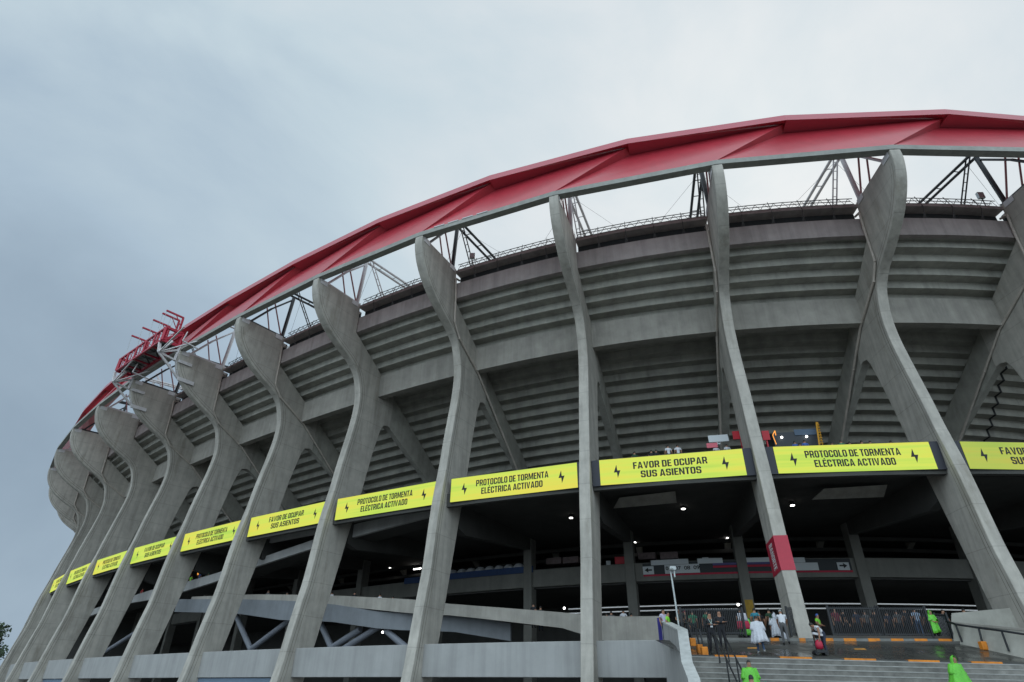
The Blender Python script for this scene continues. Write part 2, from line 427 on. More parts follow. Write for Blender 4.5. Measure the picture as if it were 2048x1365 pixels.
# dark expansion joint stepping down the soffit near the right edge
m = MB(); pts_ = [p for p in SOF[:-3] if p[0] > 13.4]
for a, b in zip(pts_, pts_[1:]):
    g0 = (-.012, -.012)
    wv = .012
    m.add([P(-.33 - (a[0] - 13.4) * .03 - wv, a[0] - .012, a[1] - .012), P(-.33 - (a[0] - 13.4) * .03 + wv, a[0] - .012, a[1] - .012), P(-.33 - (b[0] - 13.4) * .03 + wv, b[0] - .012, b[1] - .012), P(-.33 - (b[0] - 13.4) * .03 - wv, b[0] - .012, b[1] - .012)], [(0, 1, 2, 3)])
m.build('expansion_joint', VOID, stad)
# roof masts over every rib: black and white in turn
for s in range(S0 + 1, S1):
    blk = s % 2 == 0
    M1 = BLACK if blk else WHITE
    m = MB()
    m.bar(P(s, .9, 33.05), P(s, 5.4, 33.05), .3, .24)
    m.tube(P(s, 5.05, 33.1), P(s, 5.35, 38.4), .19, 8)
    m.tube(P(s, 1.2, 33.1), P(s, 3.1, 35.7), .12, 8)
    m.tube(P(s, 3.1, 35.7), P(s, 5.2, 38.0), .10, 8)
    mo = m.build('roof_mast', M1, stad)
    m = MB()
    for o_ in (-.16, .16):
        m.tube(P(s, 5.3, 39.95, o_), P(s, 9.7, 33.6, o_), .06, 6)
        m.tube(P(s, 4.2, 38.67, o_ * 2), P(s, 19, 39.6, o_ * 2), .125, 7)
    for i in range(9):
        f = (i + .5) / 9
        m.tube(P(s, 6.1 + 3.6 * f, 38.8 - 5.2 * f, -.16), P(s, 6.1 + 3.6 * f, 38.8 - 5.2 * f, .16), .035, 5)
    for i in range(6):
        f = (i + .5) / 6
        m.tube(P(s, 6.3 + 12.7 * f, 38.8 + .8 * f, -.32), P(s, 6.3 + 12.7 * f, 38.8 + .8 * f, .32), .045, 5)
    m.build('lattice_strut', M1, mo)
    m = MB()
    m.tube(P(s, 2.55, 35.6), P(s, 3.4, 33.2), .07, 6); m.tube(P(s, 3.3, 36.6), P(s, 4.85, 33.2), .075, 6)
    m.build('thin_strut', PINKW, mo)
    m = MB()
    m.tube(P(s, 6.3, 38.6), P(s - .5, 9, 34), .012, 4); m.tube(P(s, 6.3, 38.6), P(s + .5, 9, 34), .012, 4)
    m.build('stay_cable', TRUSS, mo)

# concourse slab behind the screens, columns, mezzanine, back walls
for k in range(S0 - 1, S1 + 1):
    ss = fr(k - 1, k, 4)
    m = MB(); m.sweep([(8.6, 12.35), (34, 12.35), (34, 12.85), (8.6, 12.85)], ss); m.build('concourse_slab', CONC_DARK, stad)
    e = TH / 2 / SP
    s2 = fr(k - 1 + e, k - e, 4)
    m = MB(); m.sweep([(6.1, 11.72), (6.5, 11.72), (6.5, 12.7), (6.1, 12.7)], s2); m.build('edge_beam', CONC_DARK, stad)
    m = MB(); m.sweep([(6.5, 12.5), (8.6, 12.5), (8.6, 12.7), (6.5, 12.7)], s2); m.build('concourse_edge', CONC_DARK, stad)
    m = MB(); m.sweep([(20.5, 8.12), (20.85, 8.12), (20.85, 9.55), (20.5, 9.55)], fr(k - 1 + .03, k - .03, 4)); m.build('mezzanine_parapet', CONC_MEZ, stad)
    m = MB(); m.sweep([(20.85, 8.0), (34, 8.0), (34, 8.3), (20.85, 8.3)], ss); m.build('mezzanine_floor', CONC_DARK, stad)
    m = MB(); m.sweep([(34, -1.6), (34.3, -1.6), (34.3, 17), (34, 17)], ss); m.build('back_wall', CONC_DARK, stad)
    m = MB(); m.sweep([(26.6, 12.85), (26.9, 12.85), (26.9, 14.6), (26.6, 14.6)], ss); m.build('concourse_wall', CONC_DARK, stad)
    for z_ in (11.7, 11.2):                        # service ducts under the slab
        m = MB(); m.sweep([(23 + (12 - z_) * 4, z_), (23.4 + (12 - z_) * 4, z_), (23.4 + (12 - z_) * 4, z_ + .3), (23 + (12 - z_) * 4, z_ + .3)], ss); m.build('service_duct', CONC_DARK, stad)
m = MB(); m.sweep([(7.5, GZ - .1), (34.2, GZ - .1), (34.2, 30), (7.5, 16)], [15.0, 15.02]); m.build('end_closure', CONC_DARK, stad)  # added to close the open ends and keep sky light out
m = MB(); m.sweep([(7.5, GZ - .1), (34.2, GZ - .1), (34.2, 17), (7.5, 17)], [-3.02, -3.0]); m.build('end_closure', CONC_DARK, stad)
for s in range(S0, S1):
    m = MB()                                       # column under the slab with a haunched cantilever to the rib
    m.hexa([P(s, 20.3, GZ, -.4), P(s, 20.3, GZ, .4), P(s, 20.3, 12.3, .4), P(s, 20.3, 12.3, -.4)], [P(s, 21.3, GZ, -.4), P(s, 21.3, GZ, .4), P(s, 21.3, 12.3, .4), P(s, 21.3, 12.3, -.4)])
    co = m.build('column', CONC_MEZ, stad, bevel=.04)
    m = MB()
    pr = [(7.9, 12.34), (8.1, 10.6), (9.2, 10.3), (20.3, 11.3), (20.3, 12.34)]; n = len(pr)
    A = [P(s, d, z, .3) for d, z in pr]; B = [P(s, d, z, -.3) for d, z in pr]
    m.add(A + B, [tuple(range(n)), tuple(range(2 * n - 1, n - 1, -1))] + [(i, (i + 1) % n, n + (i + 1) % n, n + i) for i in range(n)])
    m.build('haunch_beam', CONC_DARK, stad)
    if s == 2:
        m = MB(); m.sweep([(20.26, 5.2), (20.3, 5.2), (20.3, 6.5), (20.26, 6.5)], [s - .033, s + .033]); m.build('yellow_patch', mat('dull yellow paint', (.45, .27, .02), .6, var=.15), co)
# inclined pale soffit panels under two bays
for sa, sb, za, zb in ((2.86, 2.49, 11.62, 12.15), (1.58, 1.2, 11.5, 12.02)):
    m = MB()
    m.hexa([P(sa, 9.6, zb - .05), P(sb, 9.6, zb + .12), P(sb, 10.5, za + .08), P(sa + .06, 10.5, za)], [P(sa, 9.8, zb), P(sb, 9.8, zb + .17), P(sb, 10.7, za + .13), P(sa + .06, 10.7, za + .05)])
    m.build('inclined_soffit', CONC_BEAM, stad)
# the low beam in front, between ribs 3.. and the corner at the stair
for k in range(3, S1 + 1):
    lo = 2.62 if k == 3 else k - 1 + TH / 2 / SP
    ss = fr(lo, k - TH / 2 / SP, 4)
    m = MB(); m.sweep([(4.6, .80), (5.05, .80), (5.05, 2.63), (4.6, 2.63)], ss); m.build('low_beam', CONC_PALE, stad, bevel=.03)
# ramps behind the ribs (height of the top and of the bottom edge along the curve)
def ramp_strip(name, pts, d, m_, th=.28, floor=2.2):
    pts = sorted(pts)
    def lerp(s, i):
        if s <= pts[0][0]: return pts[0][i]
        for a, b in zip(pts, pts[1:]):
            if s <= b[0]:
                f = (s - a[0]) / (b[0] - a[0]); return a[i] * (1 - f) + b[i] * f
        return pts[-1][i]
    ss = sorted(set([round(x, 3) for x in fr(pts[0][0], pts[-1][0], int((pts[-1][0] - pts[0][0]) / .2) + 1)]))
    dd = d if callable(d) else (lambda s: d)
    m = MB(); m.sweep(lambda s: [(dd(s), lerp(s, 2)), (dd(s) + th, lerp(s, 2)), (dd(s) + th, lerp(s, 1)), (dd(s), lerp(s, 1))], ss); m.build(name, m_, stad)
    if callable(d): return
    m = MB(); m.sweep(lambda s: [(d + th, lerp(s, 2) + .05), (d + th + floor, lerp(s, 2) + .05), (d + th + floor, lerp(s, 2) + .3), (d + th, lerp(s, 2) + .3)], ss); m.build('ramp_slab', CONC_DARK, stad)
ramp_strip('ramp_parapet', [(4.15, 12.55, 12.02), (4.98, 12.27, 11.15), (5.42, 11.5, 10.75), (6.1, 10.64, 9.95), (6.62, 10.02, 9.2), (7.22, 9.61, 8.67), (7.9, 9.48, 8.45), (8.3, 9.2, 8.5), (10, 8.4, 7.6), (12, 7.6, 6.8)], 8.5, CONC_PALE)
ramp_strip('ramp_parapet', [(2.67, 4.25, 2.5), (3.0, 4.27, 2.6), (3.12, 4.47, 3.5), (4.02, 5.45, 4.72), (4.3, 5.9, 4.93), (5.15, 6.78, 6.05), (6.0, 7.5, 6.7), (7.0, 8.1, 7.3)], 8.6, CONC_BEAM)
ramp_strip('ramp_side', [(3.66, 4.22, 3.1), (4.07, 5.0, 3.77), (4.56, 5.15, 4.0), (5.1, 6.08, 4.8), (5.54, 6.6, 5.04), (6.18, 7.2, 6.0), (7.2, 8.0, 6.8)], lambda s: 8.35 + max(0, 5 - s) * 1.3, CONC_BLUE, th=.22, floor=.2)
m = MB()
m.sweep([(8.55, 12.0), (8.8, 12.0), (8.8, 12.95), (8.55, 12.95)], fr(5.33, 6.05, 3)); m.build('ramp_parapet', CONC_PALE, stad)
# steel tubes carrying the ramp
tubes = [((473, 1233), (500, 1296)), ((506, 1296), (574, 1245)), ((643, 1251), (664, 1296)), ((692, 1296), (749, 1260)), ((774, 1263), (809, 1292)), ((195, 1314), (252, 1278)), ((716, 1262), (664, 1296))]
def cyl(u, v, d):
    r = ray(u, v); best = None
    for i in range(0, 1700):
        s = -1 + i * .01; o, t, n = frame(s); o = o + n * d
        c = abs(r.x * o.y - r.y * o.x)
        if best is None or c < best[0]: best = (c, s)
    q = P(best[1], d, 0); lam = q.xy.length / r.xy.length
    return Vector((q.x, q.y, r.z * lam))
for i, (a, b) in enumerate(tubes):
    m = MB(); A, B = cyl(*a, 9.4), cyl(*b, 9.4); ax = (B - A)
    m.tube(A - ax * .08, B + ax * .35, .24, 12); m.build('truss_tube', TUBE, stad, smooth=False)
# blue hoarding under the low beam
for k in (6, 9):
    m = MB(); m.sweep([(4.75, -1.6), (4.85, -1.6), (4.85, .76), (4.75, .76)], fr(k - 1 + .03, k - .03, 3)); m.build('blue_hoarding', mat('blue tarpaulin', (.15, .21, .29), .7, var=.1, vscale=2), stad)
# red wrap on rib 2 with the sponsor's name
ro = [o for o in stad.children if o.name.startswith('concrete_rib')][2 - S0]
def outd(z):
    for a, b in zip(OUT, OUT[1:]):
        if a[1] <= z <= b[1]: f = (z - a[1]) / (b[1] - a[1] + 1e-9); return a[0] * (1 - f) + b[0] * f
def innd(z):
    L = [p for p in INN[-11:]]
    for a, b in zip(L, L[1:]):
        if b[1] <= z <= a[1]: f = (z - b[1]) / (a[1] - b[1]); return b[0] * (1 - f) + a[0] * f
z0, z1 = (6.05, 8.0)
m = MB(); g_ = .02; zz = fr(z0, z1, 5); rows = []
for z in zz:
    a, b = outd(z) - g_, innd(z) + g_
    rows.append([P(2, a, z, TH / 2 + g_), P(2, a, z, -TH / 2 - g_), P(2, b, z, -TH / 2 - g_), P(2, b, z, TH / 2 + g_)])
for r0, r1 in zip(rows, rows[1:]): m.add(r0 + r1, [(0, 1, 5, 4), (1, 2, 6, 5), (2, 3, 7, 6), (3, 0, 4, 7)])
wrap = m.build('red_wrap', mat('red vinyl wrap', (.42, .018, .045), .45, var=.06), ro)

def text_mesh(body, size=1.0, bold=.0, spacing=1.0):
    cu = bpy.data.curves.new('t', 'FONT'); cu.body = body; cu.size = size; cu.offset = bold
    cu.align_x = 'CENTER'; cu.space_line = spacing; cu.space_character = .97
    o = bpy.data.objects.new('t', cu); COL.objects.link(o)
    dg = bpy.context.evaluated_depsgraph_get(); dg.update()
    me = bpy.data.meshes.new_from_object(o.evaluated_get(dg))
    vs = [Vector(v.co) for v in me.vertices]; fs = [tuple(p.vertices) for p in me.polygons]
    bpy.data.objects.remove(o); bpy.data.curves.remove(cu); bpy.data.meshes.remove(me)
    return vs, fs
# heavy squared capitals of the led messages, drawn as outlines on a unit square
_t = .232
def _ring(o, i): return [[o[a], o[(a + 1) % len(o)], i[(a + 1) % len(i)], i[a]] for a in range(len(o))]
def _glyphs():
    G = {}; t = _t; w = .66; h = .17
    G['O'] = (w, _ring([(.13, 0), (w - .13, 0), (w, .13), (w, .87), (w - .13, 1), (.13, 1), (0, .87), (0, .13)], [(t + .02, h), (w - t - .02, h), (w - t, h + .03), (w - t, 1 - h - .03), (w - t - .02, 1 - h), (t + .02, 1 - h), (t, 1 - h - .03), (t, h + .03)]))
    G['C'] = (w, [[(.13, 0), (w - .13, 0), (w, .13), (w, .38), (w - t, .38), (w - t, h + .03), (w - t - .02, h), (t + .02, h), (t, h + .03), (t, .80), (t + .02, .83), (w - t - .02, .83), (w - t, .80), (w - t, .64), (w, .64), (w, .87), (w - .13, 1), (.13, 1), (0, .87), (0, .13)]])
    G['D'] = (w, _ring([(0, 0), (w - .13, 0), (w, .13), (w, .87), (w - .13, 1), (0, 1)], [(t, h), (w - t - .02, h), (w - t, h + .03), (w - t, .80), (w - t - .02, .83), (t, .83)]))
    G['U'] = (w, [[(.13, 0), (w - .13, 0), (w, .13), (w, 1), (w - t, 1), (w - t, h + .03), (w - t - .02, h), (t + .02, h), (t, h + .03), (t, 1), (0, 1), (0, .13)]])
    G['S'] = (w, [[(.13, 0), (w - .13, 0), (w, .13), (w, .46), (w - .12, .58), (t, .60), (t, .83), (w - t, .83), (w - t, .68), (w, .68), (w, .87), (w - .13, 1), (.13, 1), (0, .87), (0, .55), (.12, .43), (w - t, .41), (w - t, h), (t, h), (t, .32), (0, .32), (0, .13)]])
    G['E'] = (.56, [[(0, 0), (.56, 0), (.56, h), (t, h), (t, .42), (.51, .42), (.51, .585), (t, .585), (t, .83), (.56, .83), (.56, 1), (0, 1)]])
    G['É'] = (.56, G['E'][1] + [[(.22, 1.06), (.36, 1.06), (.50, 1.24), (.30, 1.24)]])
    G['F'] = (.54, [[(0, 0), (t, 0), (t, .40), (.5, .40), (.5, .57), (t, .57), (t, .83), (.54, .83), (.54, 1), (0, 1)]])
    G['L'] = (.52, [[(0, 0), (.52, 0), (.52, h), (t, h), (t, 1), (0, 1)]])
    G['T'] = (.58, [[(.29 - t / 2, 0), (.29 + t / 2, 0), (.29 + t / 2, .83), (.58, .83), (.58, 1), (0, 1), (0, .83), (.29 - t / 2, .83)]])
    G['I'] = (t, [[(0, 0), (t, 0), (t, 1), (0, 1)]])
    bowl = [(t, 1), (t, .83), (w - t - .02, .83), (w - t, .80), (w - t, .56), (w - t - .02, .53), (t, .53), (t, .36), (w - .13, .36), (w, .49), (w, .87), (w - .13, 1)]
    G['P'] = (w, [[(0, 0), (t, 0), (t, 1), (0, 1)], bowl])
    G['R'] = (w + .02, [[(0, 0), (t, 0), (t, 1), (0, 1)], bowl, [(.30, .36), (w - .13, .36), (w - .02, .26), (w + .02, 0), (w - t + .01, 0), (.42, .28)]])
    G['B'] = (w, [[(0, 0), (t, 0), (t, 1), (0, 1)], [(t, 1), (t, .83), (w - t, .83), (w - t, .60), (t, .60), (t, .51), (w - .04, .51), (w, .60), (w, .87), (w - .13, 1)], [(t, .51), (t, .42), (w - t, .42), (w - t, h), (t, h), (t, 0), (w - .13, 0), (w, .13), (w, .42), (w - .04, .51)]])
    G['A'] = (.74, [[(0, 0), (t, 0), (.265, .19), (.475, .19), (.525, 0), (.74, 0), (.50, 1), (.24, 1)][:0] or [(0, 0), (t, 0), (.37, .80), (.37, 1), (.24, 1)], [(.74, 0), (.50, 1), (.37, 1), (.37, .80), (.74 - t, 0)], [(.26, .17), (.48, .17), (.45, .34), (.29, .34)]])
    G['V'] = (.72, [[(0, 1), (.25, 0), (.36, 0), (.36, .20), (t, 1)], [(.72, 1), (.72 - t, 1), (.36, .20), (.36, 0), (.47, 0)]])
    G['M'] = (.92, [[(0, 0), (.2, 0), (.2, 1), (0, 1)], [(.72, 0), (.92, 0), (.92, 1), (.72, 1)], [(.2, 1), (.2, .62), (.38, .05), (.46, .05), (.46, .36), (.28, 1)], [(.72, 1), (.64, 1), (.46, .36), (.46, .05), (.54, .05), (.72, .62)]])
    G['N'] = (.70, [[(0, 0), (.2, 0), (.2, 1), (0, 1)], [(.5, 0), (.7, 0), (.7, 1), (.5, 1)], [(.2, 1), (.2, .60), (.5, 0), (.5, .40)]])
    return G
GLY = _glyphs()
def put_caps(mb, body, c, ux, uy, width, cap):
    x = 0; polys = []
    for ch in body:
        if ch == ' ': x += .26; continue
        w_, ps = GLY[ch]
        for p in ps: polys.append([(x + a, b) for a, b in p])
        x += w_ + .085
    tot = x - .085; sx = width / tot
    for p in polys:
        mb.add([c + ux * ((a - tot / 2) * sx) + uy * ((b - .5) * cap) for a, b in p], [tuple(range(len(p)))])
def put_text(mb, body, origin, ux, uy, width=None, height=None, bold=.012, spacing=1.0, depth=.01, cap=None):
    vs, fs = text_mesh(body, 1.0, bold, spacing)
    x0 = min(v.x for v in vs); x1 = max(v.x for v in vs); y0 = min(v.y for v in vs); y1 = max(v.y for v in vs)
    sx = width / (x1 - x0); sy = height / (y1 - y0)
    mb.add([origin + ux * ((v.x - (x0 + x1) / 2) * sx) + uy * ((v.y - (y0 + y1) / 2) * sy) for v in vs], fs)
m = MB(); zc = (z0 + z1) / 2
dn = (P(2, (outd(z0) + innd(z0)) / 2, z0) - P(2, (outd(z1) + innd(z1)) / 2, z1)).normalized()
o2, t2, n2 = frame(2)
put_caps(m, 'BANORTE', P(2, (outd(zc) + innd(zc)) / 2, zc, TH / 2 + g_ + .006), dn, -n2, 1.5, .95)
m.build('lettering', mat('white lettering', (.7, .68, .68), .5), wrap)

# ------------------------------------------------------------------ LED boards
MSG = {0: 'P', 1: 'F', 2: 'P', 3: 'F', 4: 'P', 5: 'P', 6: 'F', 7: 'P', 8: 'F', 9: 'P', 10: 'P', 11: 'F', 12: 'P'}
TXT = {'P': ('PROTOCOLO DE TORMENTA', 'ELÉCTRICA ACTIVADO'), 'F': ('FAVOR DE OCUPAR', 'SUS ASIENTOS')}
LEDL = {1: 'dull yellow seat notice screen cut off at the right edge', 2: 'yellow green storm notice screen right of the red wrapped rib', 3: 'yellow seat notice screen left of the red wrapped rib',
        4: 'largest yellow storm notice screen, directly left of a big seat notice', 5: 'yellow storm notice screen directly left of another storm notice', 6: 'yellow seat notice screen, sixth screen from the right edge',
        7: 'small yellow storm notice screen above the orange lit frame', 8: 'small yellow green seat notice screen, third from the far end but one', 9: 'small yellow storm notice screen fourth from the far left end', 10: 'tiny green screen second from the far left end',
        11: 'thin sliver of green screen at the far left end'}
LEDL[8] = 'small yellow green seat notice screen, fourth from the far left end'
LEDL[9] = 'small yellow storm notice screen, third from the far left end'
def bolt(mb, c, ux, uy, h):
    pts = [(-.02, .5), (.02, .06), (.24, .06), (.02, -.5), (-.02, -.08), (-.24, -.08)]
    mb.add([c + ux * (x * h) + uy * (y * h) for x, y in pts], [(0, 1, 4, 5), (1, 2, 3, 4)])
for k in range(1, 12):
    L0 = P(k, 5.86, 0); R0 = P(k - 1, 5.86, 0)
    ux = (R0 - L0).normalized(); uy = Vector((0, 0, 1)); nrm = ux.cross(uy)       # nrm points out of the stadium
    ln = (R0 - L0).length
    ea = .95 if k <= 3 else .80; eb = .95 if k <= 3 else .45
    if k == 4: eb = .62
    a, b = L0 + ux * ea, R0 - ux * eb
    zb, zt = 11.98, 13.71
    root = empty('led_screen', ((L0 + R0) / 2) + Vector((0, 0, zb)), LEDL[k], 'led screen', 'led message screens between the ribs')
    m = MB()
    q = [L0 + ux * (.42 if k <= 3 else ea - .04), R0 - ux * .42]
    m.hexa([q[0] + uy * (zb - .03) - nrm * .03, q[1] + uy * (zb - .03) - nrm * .03, q[1] + uy * (zt + .03) - nrm * .03, q[0] + uy * (zt + .03) - nrm * .03],
           [q[0] + uy * (zb - .03) - nrm * .35, q[1] + uy * (zb - .03) - nrm * .35, q[1] + uy * (zt + .03) - nrm * .35, q[0] + uy * (zt + .03) - nrm * .35])
    m.build('housing', NAVY, root)
    m = MB()
    m.hexa([a + uy * zb, b + uy * zb, b + uy * zt, a + uy * zt], [a + uy * zb - nrm * .028, b + uy * zb - nrm * .028, b + uy * zt - nrm * .028, a + uy * zt - nrm * .028])
    m.build('display', led_mat(k, .70 if k == 1 else 1.04), root)
    mid = (a + b) / 2 + uy * ((zb + zt) / 2) + nrm * .012; w = (b - a).length
    m = MB(); l1, l2 = TXT[MSG[k]]
    w1, w2 = (5.75, 4.75) if MSG[k] == 'P' else (4.75, 3.85)
    if MSG[k] == 'P': w1, w2 = w1 * .98, w2 * 1.0
    put_caps(m, l1, mid + uy * .30, ux, uy, w1, .46)
    put_caps(m, l2, mid - uy * .31, ux, uy, w2, .46)
    m.build('lettering', LETTER, root)
    for sg in (-1, 1):
        m = MB(); bolt(m, mid + ux * (sg * w * (.385 if MSG[k] == 'P' else .375)), ux, uy, .92); m.build('bolt_symbol', LETTER, root)

# ------------------------------------------------------------------ red gantry hung on the outside of the rim
gan = empty('scaffold_gantry', P(7.5, -1, 33.4), 'crimson steel scaffold frame hung outside the roof rim on white brackets', 'scaffold')
m = MB()
sA, sB = 7.0, 8.0
cs = fr(sA, sB, 5)
for d, z in ((-2.15, 33.4), (-2.15, 35.05), (-.25, 33.4), (-.25, 35.05)):
    m.bar(P(sA, d, z), P(sB, d, z), .2)
for s in (sA, sB):
    for a, b in (((-2.15, 33.4), (-2.15, 35.05)), ((-.25, 33.4), (-.25, 35.05)), ((-2.15, 33.4), (-.25, 33.4)), ((-2.15, 35.05), (-.25, 35.05)), ((-2.15, 33.4), (-.25, 35.05))):
        m.bar(P(s, *a), P(s, *b), .28)
for s in cs[1:-1]:
    m.bar(P(s, -2.15, 33.4), P(s, -.25, 33.4), .18); m.bar(P(s, -2.15, 35.05), P(s, -2.15, 33.4), .16)
for a, b in zip(cs, cs[1:]):
    m.bar(P(a, -2.15, 33.4), P(b, -2.15, 35.05), .055); m.bar(P(a, -.25, 33.4), P(b, -.25, 35.05), .055); m.bar(P(b, -2.15, 35.05), P(a, -.25, 35.05), .055)
    mid = (a + b) / 2; m.bar(P(mid, -2.15, 33.4), P(mid, -2.15, 35.05), .06); m.bar(P(mid, -2.15, 35.05), P(mid, -.25, 33.4), .08)
m.build('box_truss', REDSTEEL, gan)
m = MB()
for a, b in zip(cs, cs[1:]):
    m.bar(P(a, -2.1, 33.5), P(b, -.3, 33.5), .09); m.bar(P(b, -2.1, 33.5), P(a, -.3, 33.5), .07)
    m.bar(P((a + b) / 2, -2.1, 33.52), P((a + b) / 2, -.3, 33.52), .07)
m.build('deck_bracing', BLACK, gan)
m = MB()
m.hexa([P(sA + .02, -2.1, 33.6), P(sB - .02, -2.1, 33.6), P(sB - .02, -.3, 33.6), P(sA + .02, -.3, 33.6)], [P(sA + .02, -2.1, 33.66), P(sB - .02, -2.1, 33.66), P(sB - .02, -.3, 33.66), P(sA + .02, -.3, 33.66)])
m.build('deck_sheet', MESH, gan)
for s in (7.0, 7.08, 7.27, 7.5, 7.75):
    m = MB()
    m.bar(P(s, -2.75, 37.0), P(s, -.75, 37.0), .17); m.bar(P(s, -.8, 37.0), P(s, -.8, 34.9), .17)
    m.bar(P(s, -1.6, 36.95), P(s, -.85, 35.9), .07)
    fo = m.build('outrigger_frame', REDSTEEL, gan)
    m = MB(); m.tube(P(s, -2.7, 37), P(s + .02, -2.55, 35.1), .022, 4); m.tube(P(s, -1.75, 37), P(s + .02, -1.7, 35.1), .022, 4)
    m.build('hanger_rod', GALV, fo)
for s in (sA, sB):
    m = MB(); N_ = P(s, -2.05, 31.9)
    for q, r_ in ((P(s, .2, 33.2), .12), (P(s, .45, 31.6), .12), (P(s, .9, 29.6), .12), (P(s + .05, -2.1, 33.4), .15), (P(s - .06, -1.3, 33.4), .14), (P(s - .4, -2.1, 33.4), .07), (P(s - .35, .2, 33), .07)):
        m.bar(N_, q, r_ * 1.7)
    m.bar(P(s, .0, 31.55, -.5), P(s, 1.5, 31.55, -.5), .12, .34); m.bar(P(s, .5, 29.55, -.5), P(s, 2.3, 29.55, -.5), .14, .42)
    m.bar(P(s, -.2, 31.6), P(s, -.1, 33.5), .3); m.bar(P(s, .9, 29.6), P(s, .0, 31.6), .2)
    m.bar(P(s - .33, -1.5, 32.2), P(s - .33, .3, 32.0), .12); m.bar(P(s - .33, -1.5, 32.2), P(s - .33, -1.3, 33.4), .1)
    m.build('bracket', WHITE, gan)

# ------------------------------------------------------------------ plaza, steps, walls
def plaza_z(x, y):
    # sloping forecourt between the top step and the kerb at the fence
    yn = 27.68 + (x - 7.3) * .0575; zn = 1.40 - (x - 7.3) * .0082
    yf = 33.15 - (x - 8.6) * .028; zf = 2.37 + (x - 8.6) * .0045
    f = (y - yn) / (yf - yn)
    return zn + (zf - zn) * min(max(f, 0), 1)
def near(x): return 27.68 + (x - 7.3) * .0575, 1.40 - (x - 7.3) * .0082
m = MB(); nx, ny = 24, 8; xs = fr(7.35, 34, nx)
for i in range(nx + 1):
    yn, zn = near(xs[i]); yf = 33.15 - (xs[i] - 8.6) * .028
    for j in range(ny + 1):
        y = yn + (yf - yn) * j / ny; m.v.append((xs[i], y, plaza_z(xs[i], y)))
for i in range(nx):
    for j in range(ny):
        a = i * (ny + 1) + j; m.f.append((a, a + ny + 1, a + ny + 2, a + 1))
tag(m.build('plaza', ASPHALT), 'wet sloping asphalt forecourt at the top of the steps', None, None, 'structure')
m = MB(); m.sweep(lambda s: [(3.0 if s < 2.5 else 5.3, 2.42), (34, 2.6), (34, 2.3), (3.0 if s < 2.5 else 5.3, 2.1)], fr(-2.5, 2.45, 12) + [2.499, 2.5, 2.83])
tag(m.build('concourse_floor', GROUND), 'dark floor under the stand behind the fence', None, None, 'structure')
# steps going down from the forecourt
m = MB(); mn = MB()
for i in range(15):
    a0, z0_ = near(7.2); a1, z1_ = near(34)
    A = Vector((7.2 - .05 * i * 0, a0 - .32 * i, z0_ - .2 * i)); B = Vector((34, a1 - .32 * i, z1_ - .2 * i))
    dn_, fw = Vector((0, 0, -.2)), Vector((0, -.32, 0))
    back = Vector((0, 6 if i == 0 else .5, 0))
    m.hexa([A, B, B + dn_, A + dn_], [A + Vector((0, .34, -.012)), B + Vector((0, .34, -.012)), B + Vector((0, .34, -.2)), A + Vector((0, .34, -.2))])
    mn.hexa([A + Vector((0, -.012, .004)), B + Vector((0, -.012, .004)), B + Vector((0, -.012, -.036)), A + Vector((0, -.012, -.036))],
            [A + Vector((0, .06, .004)), B + Vector((0, .06, .004)), B + Vector((0, .06, -.036)), A + Vector((0, .06, -.036))])
st = m.build('stairs', STEPS); tag(st, 'broad grey concrete steps up to the forecourt', 'stairs')
mn.build('step_nosing', NOSE, st)
# orange and black kerb dashes: painted along the top step and the fence kerb
m = MB(); a0 = Vector((7.4, *near(7.4))); a1 = Vector((33.8, *near(33.8)))
kb = MB(); kb.bar(a0 + Vector((0, .14, -.01)), a1 + Vector((0, .14, -.01)), .22, .14)
kr = kb.build('kerb', mat('dark kerb', (.06, .06, .058), .5, var=.2)); tag(kr, 'low dark kerb with orange dashes along the top step', 'kerb')
x = 8.55
while x < 33:
    p = Vector((x, near(x)[0], near(x)[1])); q = Vector((x + 1.36, near(x + 1.36)[0], near(x + 1.36)[1]))
    m.bar(p + Vector((0, .135, .0)), q + Vector((0, .135, .0)), .236, .15); x += 2.75
m.build('orange_dash', ORANGE, kr)
kb = MB(); m = MB()
def far(x): return 33.15 - (x - 8.6) * .028
def fpt(x, dy=0, dz=0): return Vector((x, far(x) + dy, plaza_z(x, far(x)) + dz))
kb.bar(fpt(8.8, .1, .04), fpt(23, .1, .04), .25, .16)
kr2 = kb.build('kerb', mat('grey kerb', (.19, .19, .18), .7, var=.2)); tag(kr2, 'grey kerb with short orange dashes below the black fence', 'kerb')
for u0, u1 in ((1505, 1525), (1543, 1560), (1600, 1612), (1652, 1667), (1688, 1712), (1736, 1759), (1781, 1805), (1827, 1852), (1874, 1900)):
    a = at(u0, 1281, 32.9); b = at(u1, 1281, 32.9)
    m.bar(fpt(a.x, .095, .05), fpt(b.x, .095, .05), .27, .15)
m.build('orange_dash', ORANGE, kr2)
m = MB()
for x_, y_ in ((10.9, 30.4), (15.9, 30.6)):
    z_ = plaza_z(x_, y_) + .006
    m.add([(x_, y_, z_), (x_ + .55, y_ + .02, z_ + .004), (x_ + .7, y_ + .45, plaza_z(x_, y_ + .45) + .008), (x_ + .15, y_ + .4, plaza_z(x_, y_ + .4) + .008)], [(0, 1, 2, 3)])
tag(m.build('road_marking', mat('faded orange marking', (.42, .19, .04), .6, var=.3)), 'faded orange paint patches on the forecourt', None, None, 'structure')

